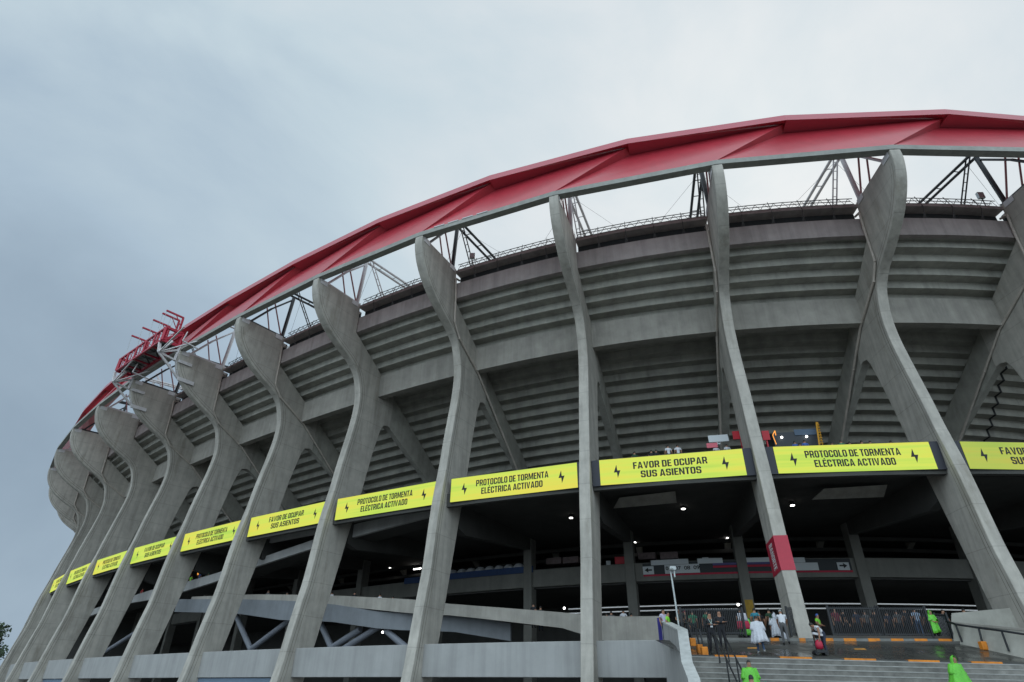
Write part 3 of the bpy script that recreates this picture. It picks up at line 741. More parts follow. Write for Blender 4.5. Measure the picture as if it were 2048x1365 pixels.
# stair wall on the left of the steps
wallpts = [(8.42, 36.2, 3.50), (7.80, 31.2, 2.75), (7.26, 28.1, 2.36), (6.78, 26.2, 1.06), (6.50, 24.5, .48), (5.9, 22.0, -.55)]
m = MB()
for a, b in zip(wallpts, wallpts[1:]):
    A, B = Vector(a), Vector(b); tw = Vector((.34, -.04, 0))
    Ab, Bb = Vector((A.x, A.y, GZ)), Vector((B.x, B.y, GZ))
    m.hexa([A, B, Bb, Ab], [A + tw, B + tw, Bb + tw, Ab + tw])
w = m.build('stair_wall', CONC_PALE); tag(w, 'pale grey concrete side wall left of the steps', 'wall')
m = MB()
for a, b in zip(wallpts, wallpts[1:]):
    m.bar(Vector(a) + Vector((.17, 0, .03)), Vector(b) + Vector((.17, 0, .03)), .42, .07)
m.build('coping', mat('pale coping', (.43, .44, .43), .8, var=.15), w)
m = MB(); A = at(1321, 1236, 36.0); B = at(1321, 1282, 36.0)
m.box(((A.x + B.x) / 2, 36.1, (A.z + B.z) / 2), (.2, .1, A.z - B.z)); tag(m.build('hoarding', mat('blue panel', (.03, .025, .22), .5)), 'narrow blue panel at the end of the landing wall', 'panel')

# walls to the right of the forecourt
def quad_wall(name, pix, th, m_, label, cat='wall'):
    m = MB(); q = [at(u, v, Y) for u, v, Y in pix]
    n = (q[1] - q[0]).cross(q[3] - q[0]).normalized()
    if n.y < 0: n = -n
    m.hexa(q, [p + n * th for p in q]); o = m.build(name, m_); tag(o, label, cat); return o
quad_wall('parapet_wall', [(1903, 1227, 35.2), (2110, 1208, 33.2), (2110, 1290, 33.2), (1903, 1290, 35.2)], .3, CONC_IN, 'grey parapet wall of the ramp beyond the right handrail')
w2 = quad_wall('parapet_wall', [(1907, 1247, 32.6), (2110, 1266, 28.6), (2110, 1345, 28.6), (1907, 1297, 32.6)], .3, CONC_IN, 'low grey wall behind the right handrail')
m = MB(); m.bar(at(1907, 1246, 32.6) + Vector((.1, .1, 0)), at(2110, 1265, 28.6) + Vector((.1, .1, 0)), .4, .1); m.build('coping', CONC_BEAM, w2)
quad_wall('parapet_wall', [(1868, 1230, 36), (1892, 1230, 36), (1915, 1292, 35.5), (1880, 1292, 35.5)], .3, CONC_PALE, 'short pale wall stub behind the hooded guard at the fence')

# handrails
def handrail(name, pts, posts, r, label, bases=()):
    root = empty(name, posts[0][0], label, 'handrail')
    m = MB()
    for a, b in zip(pts, pts[1:]): m.tube(a, b, r, 8)
    m.build('rail', BLACK, root)
    for a, b in posts:
        m = MB(); m.tube(a, b, r * .9, 8); m.build('post', BLACK, root)
    for c in bases:
        m = MB(); m.box(Vector(c) + Vector((0, 0, .14)), (.26, .26, .36)); m.build('base_block', ORANGE, root, bevel=.03)
    return root
bp = [at(1966, 1291, 31.2), at(2018, 1303, 30.2), at(1924, 1284, 32.2)]
rp = [at(1893, 1243, 33.0), at(1911, 1249, 32.2), at(1957, 1256, 31.2), at(2003, 1262, 30.2), at(2100, 1277, 28.6)]
handrail('handrail', rp, [(bp[2], rp[1]), (bp[0], rp[2]), (bp[1], rp[3])], .05, 'black handrail along the low wall on the right', [bp[0] - Vector((0, 0, .16))])
bases = []
for u, v in ((1371, 1279), (1386, 1292), (1401, 1306), (1410, 1312)):
    for i in range(400):
        Y = 36 - i * .02; q = at(u, v, Y)
        if q.y <= near(q.x)[0] + .12 or q.z >= plaza_z(q.x, q.y): break
    bases.append(Vector((q.x, q.y, plaza_z(q.x, q.y))))
rp = [b + Vector((-.05, .15, 1.0)) for b in bases]
handrail('handrail', rp, [(b + Vector((0, 0, .3)), t_) for b, t_ in zip(bases, rp)], .035, 'black handrail on orange blocks at the left edge of the forecourt', bases)
def stair_pt(x, i): a, z = near(x); return Vector((x, a - .32 * i, z - .2 * i))
t0 = stair_pt(8.72, -4) + Vector((0, 0, .75)); t1 = stair_pt(8.6, 1) + Vector((0, 0, .85)); t2 = stair_pt(8.2, 12) + Vector((0, 0, .85))
hp = [(8.72, -4), (8.6, 1.2), (8.45, 5.2), (8.3, 9.2)]
sp_ = [Vector((8.72, near(8.72)[0] + 1.2, plaza_z(8.72, near(8.72)[0] + 1.2)))] + [stair_pt(x_, i_) for x_, i_ in hp[1:]]
st_ = [p + Vector((0, 0, .92)) for p in sp_]
handrail('handrail', st_, list(zip(sp_, st_)), .032, 'black handrail going down the middle of the steps')
sp2 = [p + Vector((.42, .1, 0)) for p in sp_[1:]]; st2 = [p + Vector((0, 0, .92)) for p in sp2]
handrail('handrail', [st2[0]] + st2, list(zip(sp2, st2)), .032, 'second black handrail beside the one on the steps')

# black picket fence
def fence(u0, u1, Y0, Y1, vt, vb, n, label):
    A, B = at(u0, vb, Y0), at(u1, vb, Y1); At, Bt = at(u0, vt, Y0).z, at(u1, vt, Y1).z
    B = Vector((B.x, B.y, B.z)); top = lambda f: At * (1 - f) + Bt * f
    root = empty('picket_fence', A, label, 'fence', 'black picket fence panels along the forecourt')
    m = MB()
    for i in range(n + 1):
        f = i / n; p = A.lerp(B, f); m.tube(p, (p.x, p.y, top(f)), .027, 5)
    m.build('pickets', BLACK, root)
    m = MB()
    for h in (.08, .94): m.bar(A + Vector((0, 0, (At - A.z) * h)), B + Vector((0, 0, (Bt - B.z) * h)), .05, .06)
    m.build('rail', BLACK, root)
    for f in (0, 1):
        m = MB(); p = A.lerp(B, f); m.box((p.x, p.y, (p.z + top(f)) / 2), (.09, .09, top(f) - p.z + .1)); m.build('post', BLACK, root)
fence(1366, 1492, 33.5, 33.4, 1217, 1271, 34, 'black picket fence left of the gate, behind the two dark uniformed guards')
fence(1668, 1768, 33.3, 33.2, 1214, 1274, 25, 'black picket fence directly right of the red wrapped rib')
fence(1770, 1866, 33.2, 33.1, 1215, 1274, 25, 'black picket fence ending at the hooded green guard')
fence(1583, 1601, 33.6, 35.2, 1215, 1272, 7, 'open gate leaf of black pickets beside the rib foot')
fence(1886, 1910, 34.2, 33.0, 1228, 1286, 9, 'short black fence end by the right handrail')
# plinth under the fence
m = MB(); m.bar(fpt(15.8, .38, .12), fpt(22.2, .38, .12), .2, .3); tag(m.build('plinth', CONC_DARK), 'dark concrete plinth under the right fence panels', 'plinth')
m = MB(); m.bar(fpt(9.3, .4, .12), fpt(11.6, .4, .12), .2, .3); tag(m.build('plinth', CONC_DARK), 'dark concrete plinth under the left fence', 'plinth')

# tall thin pole with a camera head behind the stair wall
A = at(1360, 1262, 33.6); B = at(1340, 1139, 33.6); B.x = A.x - .12
root = empty('camera_pole', (A.x, A.y, 2.3), 'thin grey pole with a camera head behind the stair wall', 'pole')
m = MB(); m.tube((A.x, A.y, 2.3), B, .055, 10, .045); m.build('pole', GALV, root)
m = MB(); m.box(B + Vector((.10, -.05, .03)), (.34, .3, .2)); m.tube(B + Vector((.16, -.1, -.05)), B + Vector((.16, -.1, -.42)), .05, 8); m.tube(B + Vector((.02, -.15, .0)), B + Vector((.02, -.3, -.05)), .07, 10); m.build('camera_head', GALV, root, bevel=.02)

# ------------------------------------------------------------------ lamps inside
def lamp_thing(name, label, group, build):
    o = build(); o.name = name; tag(o, label, 'lamp', group); return o
ceil = [((1142, 1037), 'round ceiling lamp left of the pale rib, under the storm notice'), ((1366, 1019), 'round ceiling lamp right of the inclined soffit panel'), ((1586, 1012), 'round ceiling lamp just right of the red wrapped rib'), ((1832, 1012), 'round ceiling lamp furthest to the right')]
for (u, v), lab in ceil:
    c = cyl(u, v, 14); m = MB(); m.tube(c - Vector((0, 0, .0)), c + Vector((0, 0, .05)), .15, 14)
    root = empty('ceiling_lamp', c, lab, 'lamp', 'round lamps under the concourse slab'); m.build('diffuser', LAMP, root)
    m = MB(); m.tube(c + Vector((0, 0, .05)), c + Vector((0, 0, .35)), .16, 12); m.build('housing', BLACK, root)
tl = [((930, 1115), 3, 'three lamp tubes in a slanted row above the white domed covers'), ((1107, 1096), 2, 'pair of lamp tubes beside the pale rib'), ((1272, 1087), 1, 'single slanted lamp tube left of the camera pole'), ((1453, 1079), 1, 'single upright lamp tube left of the yellow patched column'), ((786, 1137), 1, 'short slanted lamp tube beside the narrow inner column'), ((835, 1138), 0, 'level lamp tube above the row of white covers')]
for (u, v), n, lab in tl:
    c = cyl(u, v, 26); o, t, nn = None, None, None
    best = min(range(0, 700), key=lambda i: (P(i * .01, 26, 0).xy - c.xy).length); o, t, nn = frame(best * .01)
    m = MB(); ax = nn if n else t
    root = empty('tube_lamp', c, lab, 'lamp', 'lamp tubes under the concourse')
    k = max(n, 1)
    for i in range(k):
        q = c + ax * ((i - (k - 1) / 2) * 1.5) + Vector((0, 0, (-(i - (k - 1) / 2) * .12)))
        L_ = .62 if n else .55
        m = MB(); m.tube(q - ax * L_, q + ax * L_, .075, 8); m.build('tube', LAMP, root)
for (u, v), d, lab in (((1475, 1210), 19, 'bright white spotlight left of the yellow patched column'), ((1129, 1217), 19, 'bright white spotlight left of the pale rib'), ((766, 1265), 13, 'small white lamp among the ramp tubes')):
    c = cyl(u, v, d); root = empty('spotlight', c, lab, 'lamp', 'small spotlights')
    m = MB(); m.tube(c, c + Vector((0, -.1, 0)), .09, 10); m.build('lens', LAMP, root)
    m = MB(); m.tube(c + Vector((0, .25, 0)), c + Vector((0, 0, 0)), .1, 10, .14); m.build('housing', BLACK, root)
for z_, lab in ((6.62, 'upper pale lit rail at the back of the concourse'), (6.26, 'lower pale lit rail at the back of the concourse')):
    m = MB()
    ss = fr(-.5, 3.75, 17)
    for a, b in zip(ss, ss[1:]): m.tube(P(a, 24, z_), P(b, 24, z_), .05, 6)
    tag(m.build('lit_rail', STRIP), lab, 'rail')

# ------------------------------------------------------------------ things on the mezzanine and concourse edge
bn = empty('banner', P(2.5, 20.4, 8.6), 'long dark banner with pale number panels on the mezzanine parapet', 'banner')
def strip_on(parent, name, s0, s1, z0, z1, d, m_):
    m = MB(); m.sweep([(d, z0), (d + .04, z0), (d + .04, z1), (d, z1)], fr(s0, s1, 4)); return m.build(name, m_, parent)
DKB = mat('charcoal banner', (.035, .04, .045), .7); PALEB = mat('pale banner panel', (.55, .58, .60), .7); REDB = mat('maroon banner stripe', (.42, .02, .05), .7); BLUEB = mat('violet blue stripe', (.09, .08, .22), .7)
strip_on(bn, 'cloth', 1.08, 2.88, 8.55, 9.5, 20.44, DKB)
strip_on(bn, 'stripe', 1.08, 2.88, 8.47, 8.60, 20.42, REDB)
strip_on(bn, 'panel', 2.78, 2.88, 8.62, 9.25, 20.40, PALEB)
pn = strip_on(bn, 'panel', 2.37, 2.68, 8.62, 9.3, 20.40, PALEB)
strip_on(bn, 'panel', 2.46, 2.8, 9.32, 9.72, 20.40, PALEB)
strip_on(bn, 'panel', 2.16, 2.38, 9.3, 9.7, 20.40, PALEB)
strip_on(bn, 'panel', 1.36, 1.56, 8.62, 9.2, 20.40, PALEB); strip_on(bn, 'panel', 1.46, 1.66, 9.22, 9.6, 20.40, PALEB); strip_on(bn, 'panel', 1.10, 1.2, 8.62, 9.2, 20.40, PALEB); strip_on(bn, 'panel', 1.75, 1.98, 9.3, 9.65, 20.40, PALEB)
strip_on(bn, 'stripe', 1.7, 2.25, 9.14, 9.3, 20.39, BLUEB); strip_on(bn, 'stripe', 1.7, 2.25, 8.95, 9.1, 20.38, REDB)
m = MB(); o_, t_, n_ = frame(2.52)
put_text(m, '06  07  08  09', P(2.52, 20.38, 9.02), -t_, Vector((0, 0, 1)), 2.7, .3, bold=.02); m.build('lettering', LETTER, pn)
for s_, lr in ((2.83, 1), (1.15, -1)):
    o_, t_, n_ = frame(s_); c = P(s_, 20.38, 8.95); u_ = -t_ * lr; z_ = Vector((0, 0, 1)); m = MB()
    m.add([c - u_ * .3, c + z_ * .2, c + z_ * .06, c + u_ * .3 + z_ * .06, c + u_ * .3 - z_ * .06, c - z_ * .06, c - z_ * .2], [(0, 1, 2, 5, 6), (2, 3, 4, 5)]); m.build('arrow', LETTER, bn)
# row of white seat covers on the blue strip
m = MB(); m.sweep([(20.36, 9.35), (20.48, 9.35), (20.48, 9.9), (20.36, 9.9)], fr(3.95, 5.4, 5)); tag(m.build('blue_banner', mat('navy banner', (.02, .05, .14), .7, var=.1)), 'navy strip along the top of the mezzanine parapet', 'banner')
WCOV = mat('white cover', (.5, .52, .55), .7)
nth = ['first', 'second', 'third', 'fourth', 'fifth', 'sixth', 'seventh', 'eighth', 'ninth', 'tenth', 'eleventh', 'twelfth']
for i in range(12):
    s_ = 4.02 + i * .105; c = P(s_, 21.0, 9.8); m = MB(); n = 10
    rows = []
    for j in range(4):
        a = j / 3 * math.pi / 2; rows.append([c + Vector((math.cos(2 * math.pi * q / n) * .56 * math.cos(a), math.sin(2 * math.pi * q / n) * .56 * math.cos(a), .55 * math.sin(a))) for q in range(n)])
    m.loft(rows)
    m.add([c + Vector((math.cos(2 * math.pi * q / n) * .56, math.sin(2 * math.pi * q / n) * .56, 0)) for q in range(n)], [tuple(reversed(range(n)))])
    tag(m.build('dome_cover', WCOV, smooth=True), nth[i] + ' white domed cover from the right on the navy strip', 'cover', 'white covers above the navy strip')
def sign_box(name, u, v, d, w, h, m_, label, cat='sign', th=.08, legs=0, tilt=0):
    c = cyl(u, v, d); s_ = min((i * .01 for i in range(-50, 800)), key=lambda q: (P(q, d, 0).xy - c.xy).length)
    o_, t_, n_ = frame(s_); root = empty(name, c, label, cat); m = MB(); ux = -t_; uz = (Vector((0, 0, 1)) + n_ * tilt).normalized()
    q = [c - ux * w / 2 - uz * h / 2, c + ux * w / 2 - uz * h / 2, c + ux * w / 2 + uz * h / 2, c - ux * w / 2 + uz * h / 2]
    m.hexa(q, [p + n_ * th for p in q]); m.build('board', m_, root, bevel=.01)
    m = MB(); m.bar(c + n_ * (th + .03) - uz * (h / 2 + legs), c + n_ * (th + .03) + uz * h / 2, .1); m.build('stand', m_ if legs else BLACK, root)
    return root
REDP = mat('bright red panel', (.55, .012, .03), .5)
sign_box('kiosk_sign', 1482, 870, 9.5, 1.05, .62, REDP, 'bright red sign on a red post left of the wrapped rib', legs=.9)
sign_box('kiosk_sign', 1532, 871, 9.5, .5, .7, REDP, 'red sign on a post right of the wrapped rib, above the screen', legs=.9)
sign_box('stall_roof', 1437, 877, 9.0, 1.35, .62, PALEB, 'tilted pale grey awning panel beside the red sign', 'awning', tilt=.35, legs=0)
sign_box('counter_box', 1424, 891, 7.6, .72, .34, mat('pink tray', (.6, .12, .16), .6), 'pink tray on the concourse edge under the pale awning', 'tray')
sign_box('exit_sign', 1436, 885, 12, .3, .35, PALEB, 'small white notice behind the pink tray')
sign_box('kiosk_sign', 1241, 1121, 21.5, .95, .6, REDP, 'dark red cooler sign above the mezzanine parapet')
sign_box('notice', 1217, 1127, 21.5, .4, .42, PALEB, 'small white notice left of the dark red cooler sign')
sign_box('notice', 1412, 1120, 21.5, .5, .42, PALEB, 'small white notice with a cross bar right of the camera pole')
PKT = mat('dull stall cloth', (.22, .17, .17), .8, var=.2)
for u, v, lab in ((1107, 1122, 'left stall canopy above the mezzanine beside the pale rib'), (1140, 1120, 'right stall canopy above the mezzanine beside the pale rib'), (1294, 1112, 'stall canopy above the banner, left of the camera pole'), (1337, 1111, 'stall canopy above the banner, behind the camera pole')):
    sign_box('stall_canopy', u, v, 22.5, 1.5, .55, PKT, lab, 'canopy', th=1.2)
# dark kiosk with an awning and a yellow ladder on the concourse
c = cyl(1590, 872, 10.5); o_, t_, n_ = frame(1.62); root = empty('kiosk', c, 'dark kiosk with a blue awning above the storm notice screen', 'kiosk')
m = MB(); ux = -t_
m.hexa([c - ux * 1.5 - Vector((0, 0, 1.2)), c + ux * 1.5 - Vector((0, 0, 1.2)), c + ux * 1.5 + Vector((0, 0, .30)), c - ux * 1.5 + Vector((0, 0, .30))], [c - ux * 1.5 - Vector((0, 0, 1.2)) + n_ * 2, c + ux * 1.5 - Vector((0, 0, 1.2)) + n_ * 2, c + ux * 1.5 + Vector((0, 0, .30)) + n_ * 2, c - ux * 1.5 + Vector((0, 0, .30)) + n_ * 2]); m.build('booth', mat('dark booth', (.02, .025, .035), .5), root)
m = MB(); q = c + ux * .75 - n_ * .05 + Vector((0, 0, .24)); m.hexa([q - ux * .75 - Vector((0, 0, .22)), q + ux * .75 - Vector((0, 0, .22)), q + ux * .75 + Vector((0, 0, .22)), q - ux * .75 + Vector((0, 0, .22))], [p + n_ * .04 for p in (q - ux * .75 - Vector((0, 0, .22)), q + ux * .75 - Vector((0, 0, .22)), q + ux * .75 + Vector((0, 0, .22)), q - ux * .75 + Vector((0, 0, .22)))]); m.build('awning', mat('slate awning', (.07, .11, .17), .6), root)
for u in (1563, 1613):
    q = cyl(u, 875.5 - (u - 1563) * .035, 10.4); m = MB(); m.tube(q, q - n_ * .06, .075, 10); m.build('lamp', LAMP, root)
ORL = mat('lit orange edge', (1.0, .38, .06), .5, emit=.9)
root = empty('frame_light', cyl(1549, 885, 9.8), 'orange lit frame edge at the left end of the kiosk', 'frame light'); m = MB()
pts = [cyl(u, v, 9.8) for u, v in ((1553, 889), (1545, 871), (1549, 862), (1552, 871))]
for a, b in zip(pts, pts[1:]): m.tube(a, b, .03, 6)
m.build('tube', ORL, root)
root = empty('ladder', cyl(1639, 886, 9.6), 'yellow ladder leaning above the screen right of the kiosk', 'ladder'); YEL = mat('safety yellow', (.62, .30, .02), .5)
m = MB(); a, b = cyl(1640, 892, 9.6), cyl(1634, 845, 10.2); a2, b2 = cyl(1645, 892, 9.9), cyl(1636, 845, 10.5)
m.bar(a, b, .09); m.bar(a2, b2, .06)
for i in range(9): m.bar(a.lerp(b, i / 9), a2.lerp(b2, i / 9) + Vector((.05, 0, 0)), .07)
m.build('frame', YEL, root)
root = empty('frame_light', P(6.62, 9.6, 10.9), 'orange lit rectangle under the small storm notice screen', 'frame light'); m = MB()
pts = [cyl(u, v, 9.6) for u, v in ((381, 1149), (381, 1141), (396, 1140), (396, 1150))]
for a, b in zip(pts, pts[1:]): m.tube(a, b, .07, 6)
m.build('tube', ORL, root)
# blue pipe rail at the back of the concourse
m = MB(); ss = fr(-.3, 5.5, 20)
for a, b in zip(ss, ss[1:]): m.tube(P(a, 23.5, 16.3), P(b, 23.5, 16.3), .08, 6)
tag(m.build('pipe_rail', mat('slate blue pipe', (.08, .11, .15), .5)), 'slate blue pipe running under the stepped soffit', 'pipe')
# lamps standing on the railing of the rim
for u, v, s_, lab in ((1970, 404, .1, 'small floodlight box on the coping near the right edge'), (927, 525, 3.85, 'small floodlight box on the coping near the middle of the rim')):
    c = P(s_, 5.6, 34.1); root = empty('floodlight', c, lab, 'floodlight'); m = MB(); m.box(c + Vector((0, 0, .18)), (.5, .25, .6)); m.build('housing', GALV, root, bevel=.03)
    m = MB(); m.tube(c, c - Vector((0, 0, 1.3)), .04, 6); m.build('post', TRUSS, root)
# ------------------------------------------------------------------ people
def cloth(name, c, rough=.75): return mat(name, c, rough, var=.08, vscale=9)
def person(label, foot, face, h=1.6, lean=0.0, stride=0.0, arms='down', top=None, legs=None, skin=None, shoes=None, hair=HAIR, sleeve=.55, group=None, poncho=None, hood=False, phem=.5, pw=1.0, cap=None, fingers=False, turn=0.0):
    """foot: point on the ground; face: heading in radians, 0 looks at the camera (-Y)."""
    top = top or cloth('dark shirt', (.03, .03, .04)); legs = legs or cloth('dark trousers', (.018, .02, .028)); skin = skin or SKIN1; shoes = shoes or cloth('dark shoes', (.012, .012, .012))
    k = h / 1.7
    rt = empty('person', foot, label, 'person', group, face)
    J = {}
    def sp(p):                                     # spine lean: rotate everything above the hips forward (towards -Y)
        p = Vector(p); hip = Vector((0, .02, .95)); q = Matrix.Rotation(lean, 3, 'X') @ (p - hip) + hip; return q
    J['pel'] = Vector((0, 0, .95)); J['bel'] = sp((0, .0, 1.08)); J['che'] = sp((0, .015, 1.27)); J['nec'] = sp((0, .01, 1.44)); J['hd0'] = sp((0, -.015, 1.535)); J['hd1'] = sp((0, -.02, 1.615)); J['hd2'] = sp((0, -.01, 1.665)); J['nos'] = sp((0, -.105, 1.565))
    for sg, n in ((-1, 'l'), (1, 'r')):
        st = stride * sg
        J['hip' + n] = Vector((.09 * sg, 0, .90)); J['kne' + n] = Vector((.10 * sg, -.05 - .5 * st - abs(st) * .05, .49)); J['ank' + n] = Vector((.10 * sg + .01 * sg, .02 - st * 1.0, .085 + max(0, -st) * .25)); J['toe' + n] = J['ank' + n] + Vector((.03 * sg, -.15, -.05))
        J['sho' + n] = sp((.185 * sg, .02, 1.40))
        if arms == 'down': e_, w_ = (.25 * sg, .04, 1.13), (.27 * sg, -.07 + .2 * st, .90)
        elif arms == 'front': e_, w_ = (.27 * sg, .0, 1.15), (.06 * sg, -.22, 1.06)
        elif arms == 'fold': e_, w_ = (.26 * sg, .0, 1.15), (-.10 * sg, -.19 - .03 * sg, 1.18)
        elif arms == 'reach': e_, w_ = (.24 * sg, -.20, 1.22), (.22 * sg, -.46, 1.28)
        elif arms == 'hang': e_, w_ = (.22 * sg, -.24, 1.22), (.18 * sg, -.46, 1.10)
        elif arms == 'one' and sg > 0: e_, w_ = (.30 * sg, -.08, 1.22), (.25 * sg, -.28, 1.42)
        else: e_, w_ = (.25 * sg, .04, 1.13), (.27 * sg, -.07, .90)
        J['elb' + n] = sp(e_); J['wri' + n] = sp(w_)
        dr = (J['wri' + n] - J['elb' + n]).normalized(); J['pal' + n] = J['wri' + n] + dr * .075
        sd = Vector((0, 1, 0)) - dr * dr.y; sd = sd.normalized() if sd.length > .1 else Vector((1, 0, 0))
        for q, (o_, ln) in enumerate(((-.032, .072), (-.011, .083), (.011, .078), (.031, .062))):
            a = J['pal' + n] + sd * o_ + dr * .012; J['f%d%s' % (q, n)] = a; J['g%d%s' % (q, n)] = a + dr * ln * .6 - Vector((sg * .012, 0, 0)); J['h%d%s' % (q, n)] = a + dr * ln - Vector((sg * .03, 0, 0))
        J['t0' + n] = J['wri' + n] + dr * .03 - sd * .035; J['t1' + n] = J['t0' + n] + dr * .045 - sd * .03
    E_ = [('pel', 'bel'), ('bel', 'che'), ('che', 'nec'), ('nec', 'hd0'), ('hd0', 'hd1'), ('hd1', 'hd2'), ('hd0', 'nos')]
    RAD = {'pel': (.15, .115), 'bel': (.145, .11), 'che': (.165, .12), 'nec': (.062, .062), 'hd0': (.078, .092), 'hd1': (.082, .095), 'hd2': (.055, .06), 'nos': (.014, .018)}
    for n in 'lr':
        E_ += [('pel', 'hip' + n), ('hip' + n, 'kne' + n), ('kne' + n, 'ank' + n), ('ank' + n, 'toe' + n), ('che', 'sho' + n), ('sho' + n, 'elb' + n), ('elb' + n, 'wri' + n), ('wri' + n, 'pal' + n), ('wri' + n, 't0' + n), ('t0' + n, 't1' + n)]
        RAD.update({'hip' + n: (.10, .105), 'kne' + n: (.066, .066), 'ank' + n: (.045, .05), 'toe' + n: (.042, .035), 'sho' + n: (.068, .068), 'elb' + n: (.046, .046), 'wri' + n: (.03, .034), 'pal' + n: (.022, .04), 't0' + n: (.013, .013), 't1' + n: (.009, .009)})
        for q in range(4):
            E_ += [('pal' + n, 'f%d%s' % (q, n)), ('f%d%s' % (q, n), 'g%d%s' % (q, n)), ('g%d%s' % (q, n), 'h%d%s' % (q, n))]
            for c_ in 'fgh': RAD[c_ + '%d%s' % (q, n)] = (.0095, .0095) if c_ != 'h' else (.007, .007)
    keys = list(RAD); idx = {a: i for i, a in enumerate(keys)}
    me = bpy.data.meshes.new('skel'); me.from_pydata([J[a] * k for a in keys], [(idx[a], idx[b]) for a, b in E_], [])
    so = bpy.data.objects.new('skel', me); COL.objects.link(so)
    so.modifiers.new('skin', 'SKIN'); sub = so.modifiers.new('sub', 'SUBSURF'); sub.levels = 1; sub.render_levels = 1
    lay = me.skin_vertices[0].data
    for i, a in enumerate(keys): lay[i].radius = (RAD[a][0] * k, RAD[a][1] * k); lay[i].use_root = (a == 'pel')
    dg = bpy.context.evaluated_depsgraph_get(); dg.update()
    bm_ = bpy.data.meshes.new_from_object(so.evaluated_get(dg)); bpy.data.objects.remove(so); bpy.data.meshes.remove(me)
    bm_.name = 'body'; bm_.materials.clear()
    for x in (skin, top, legs, shoes): bm_.materials.append(x)
    segs = []
    for a, b in E_:
        if a.startswith('pal') or a[:2] in ('t0',) or a[0] in 'fg' or b[:2] == 't0' or b.startswith('pal'): c_ = 0
        elif a in ('nec', 'hd0', 'hd1'): c_ = 0
        elif a[:3] == 'ank': c_ = 3
        elif a[:3] in ('hip', 'kne') or b[:3] == 'hip': c_ = 2
        elif a[:3] == 'elb': c_ = 1 if sleeve > .6 else 0
        else: c_ = 1
        segs.append((J[a] * k, J[b] * k, c_, (a, b)))
    for p in bm_.polygons:
        c_ = p.center; best = (9, 1)
        for a, b, mi, nm in segs:
            ab = b - a; t = max(0, min(1, (c_ - a).dot(ab) / ab.length_squared)); dd = (c_ - (a + ab * t)).length
            if nm[1] in ('bel',) and t < .25: mi = 2
            if nm == ('sho' + nm[0][-1], 'elb' + nm[0][-1]): mi = 1 if (t < sleeve or sleeve > .6) else 0
            if nm[0] == 'kne' + nm[0][-1] and t > .94: mi = 3
            if dd < best[0]: best = (dd, mi)
        p.material_index = best[1]; p.use_smooth = True
    bo = bpy.data.objects.new('body', bm_); COL.objects.link(bo); bo.parent = rt
    def child(mb, nm, m_, smooth=True):
        o = mb.build(nm, m_, None, smooth); o.parent = rt; return o
    # hair: a cap over the back and top of the skull
    m = MB(); hc = (J['hd0'] + J['hd1']) / 2; n = 12; rows = []
    upv = (J['hd1'] - J['nec']).normalized(); fw = (J['nos'] - J['hd0']).normalized(); sd = upv.cross(fw).normalized(); fw = sd.cross(upv)
    for j in range(6):
        a = math.pi * (j / 5) * .62; rows.append([])
        for q in range(n):
            b = 2 * math.pi * q / n; v = sd * (math.sin(a) * math.cos(b) * .088) + fw * (math.sin(a) * math.sin(b) * .104) + upv * (math.cos(a) * .112)
            lim = fw.dot(v)
            if lim > .02 and j > 2: v = v * (.86 - .02 * j) ; v += upv * (.02 * (j - 2))
            rows[-1].append((hc + v - fw * .008 + upv * .022) * k)
    m.loft(rows)
    if not hood: child(m, 'cap' if cap else 'hair', cap or hair)
    m = MB()
    for sg in (-1, 1):
        c_ = (J['hd0'] + upv * .045 + fw * .083 + sd * (.033 * sg)) * k; m.box(c_, (.022 * k, .012, .012 * k))
    child(m, 'eyes', HAIR, False)
    if poncho:
        rnd = random.Random(len(label) * 7 + int(foot[0] * 100)); n = 48; rows = []
        ph = [rnd.uniform(0, 6.28) for _ in range(4)]
        for f in (0, .03, .07, .11, .18, .28, .4, .55, .7, .85, 1.0):
            zc = 1.47 - (1.47 - phem) * f
            e1 = min(1, f / .11); e1 = math.sin(e1 * math.pi / 2)
            wx = .075 + .165 * e1 + (.16 * f) * pw; wy = .075 + .075 * e1 + (.17 * f) * pw
            row = []
            for q in range(n):
                b = 2 * math.pi * q / n
                wob = 1 + (.05 + .14 * f) * f * (math.sin(5 * b + ph[0]) * .6 + math.sin(9 * b + ph[1] + 2 * f) * .6 + math.sin(3 * b + ph[2]) * .5)
                zz = zc - abs(math.cos(b)) ** 2 * .035 * min(1, f * 9) + (.05 * math.sin(2 * b + ph[3]) * f)
                pnt = Vector((math.cos(b) * wx * wob, math.sin(b) * wy * wob + .01, zz))
                if f < .75: pnt = sp(pnt) if lean else pnt
                elif lean: pnt = pnt.lerp(sp(pnt), .5)
                row.append(pnt * k)
            rows.append(row)
        m = MB()
        m.loft(rows)
        for n_ in 'lr':                             # wide sleeves
            a_, b_, c_ = J['sho' + n_] * k, J['elb' + n_] * k, J['wri' + n_] * k; rw = []
            for p_, r_ in ((a_ + Vector((0, 0, .01)), .10), (a_.lerp(b_, .5), .115), (b_, .125), (b_.lerp(c_, .45), .14)):
                ax = (c_ - a_).normalized(); u_ = ax.orthogonal().normalized(); w_ = ax.cross(u_)
                rw.append([p_ + (u_ * math.cos(6.283 * q / 12) + w_ * math.sin(6.283 * q / 12)) * r_ * k * (1 + .08 * math.sin(3 * q)) for q in range(12)])
            m.loft(rw)
        o = child(m, 'poncho', poncho); sl = o.modifiers.new('solid', 'SOLIDIFY'); sl.thickness = .008
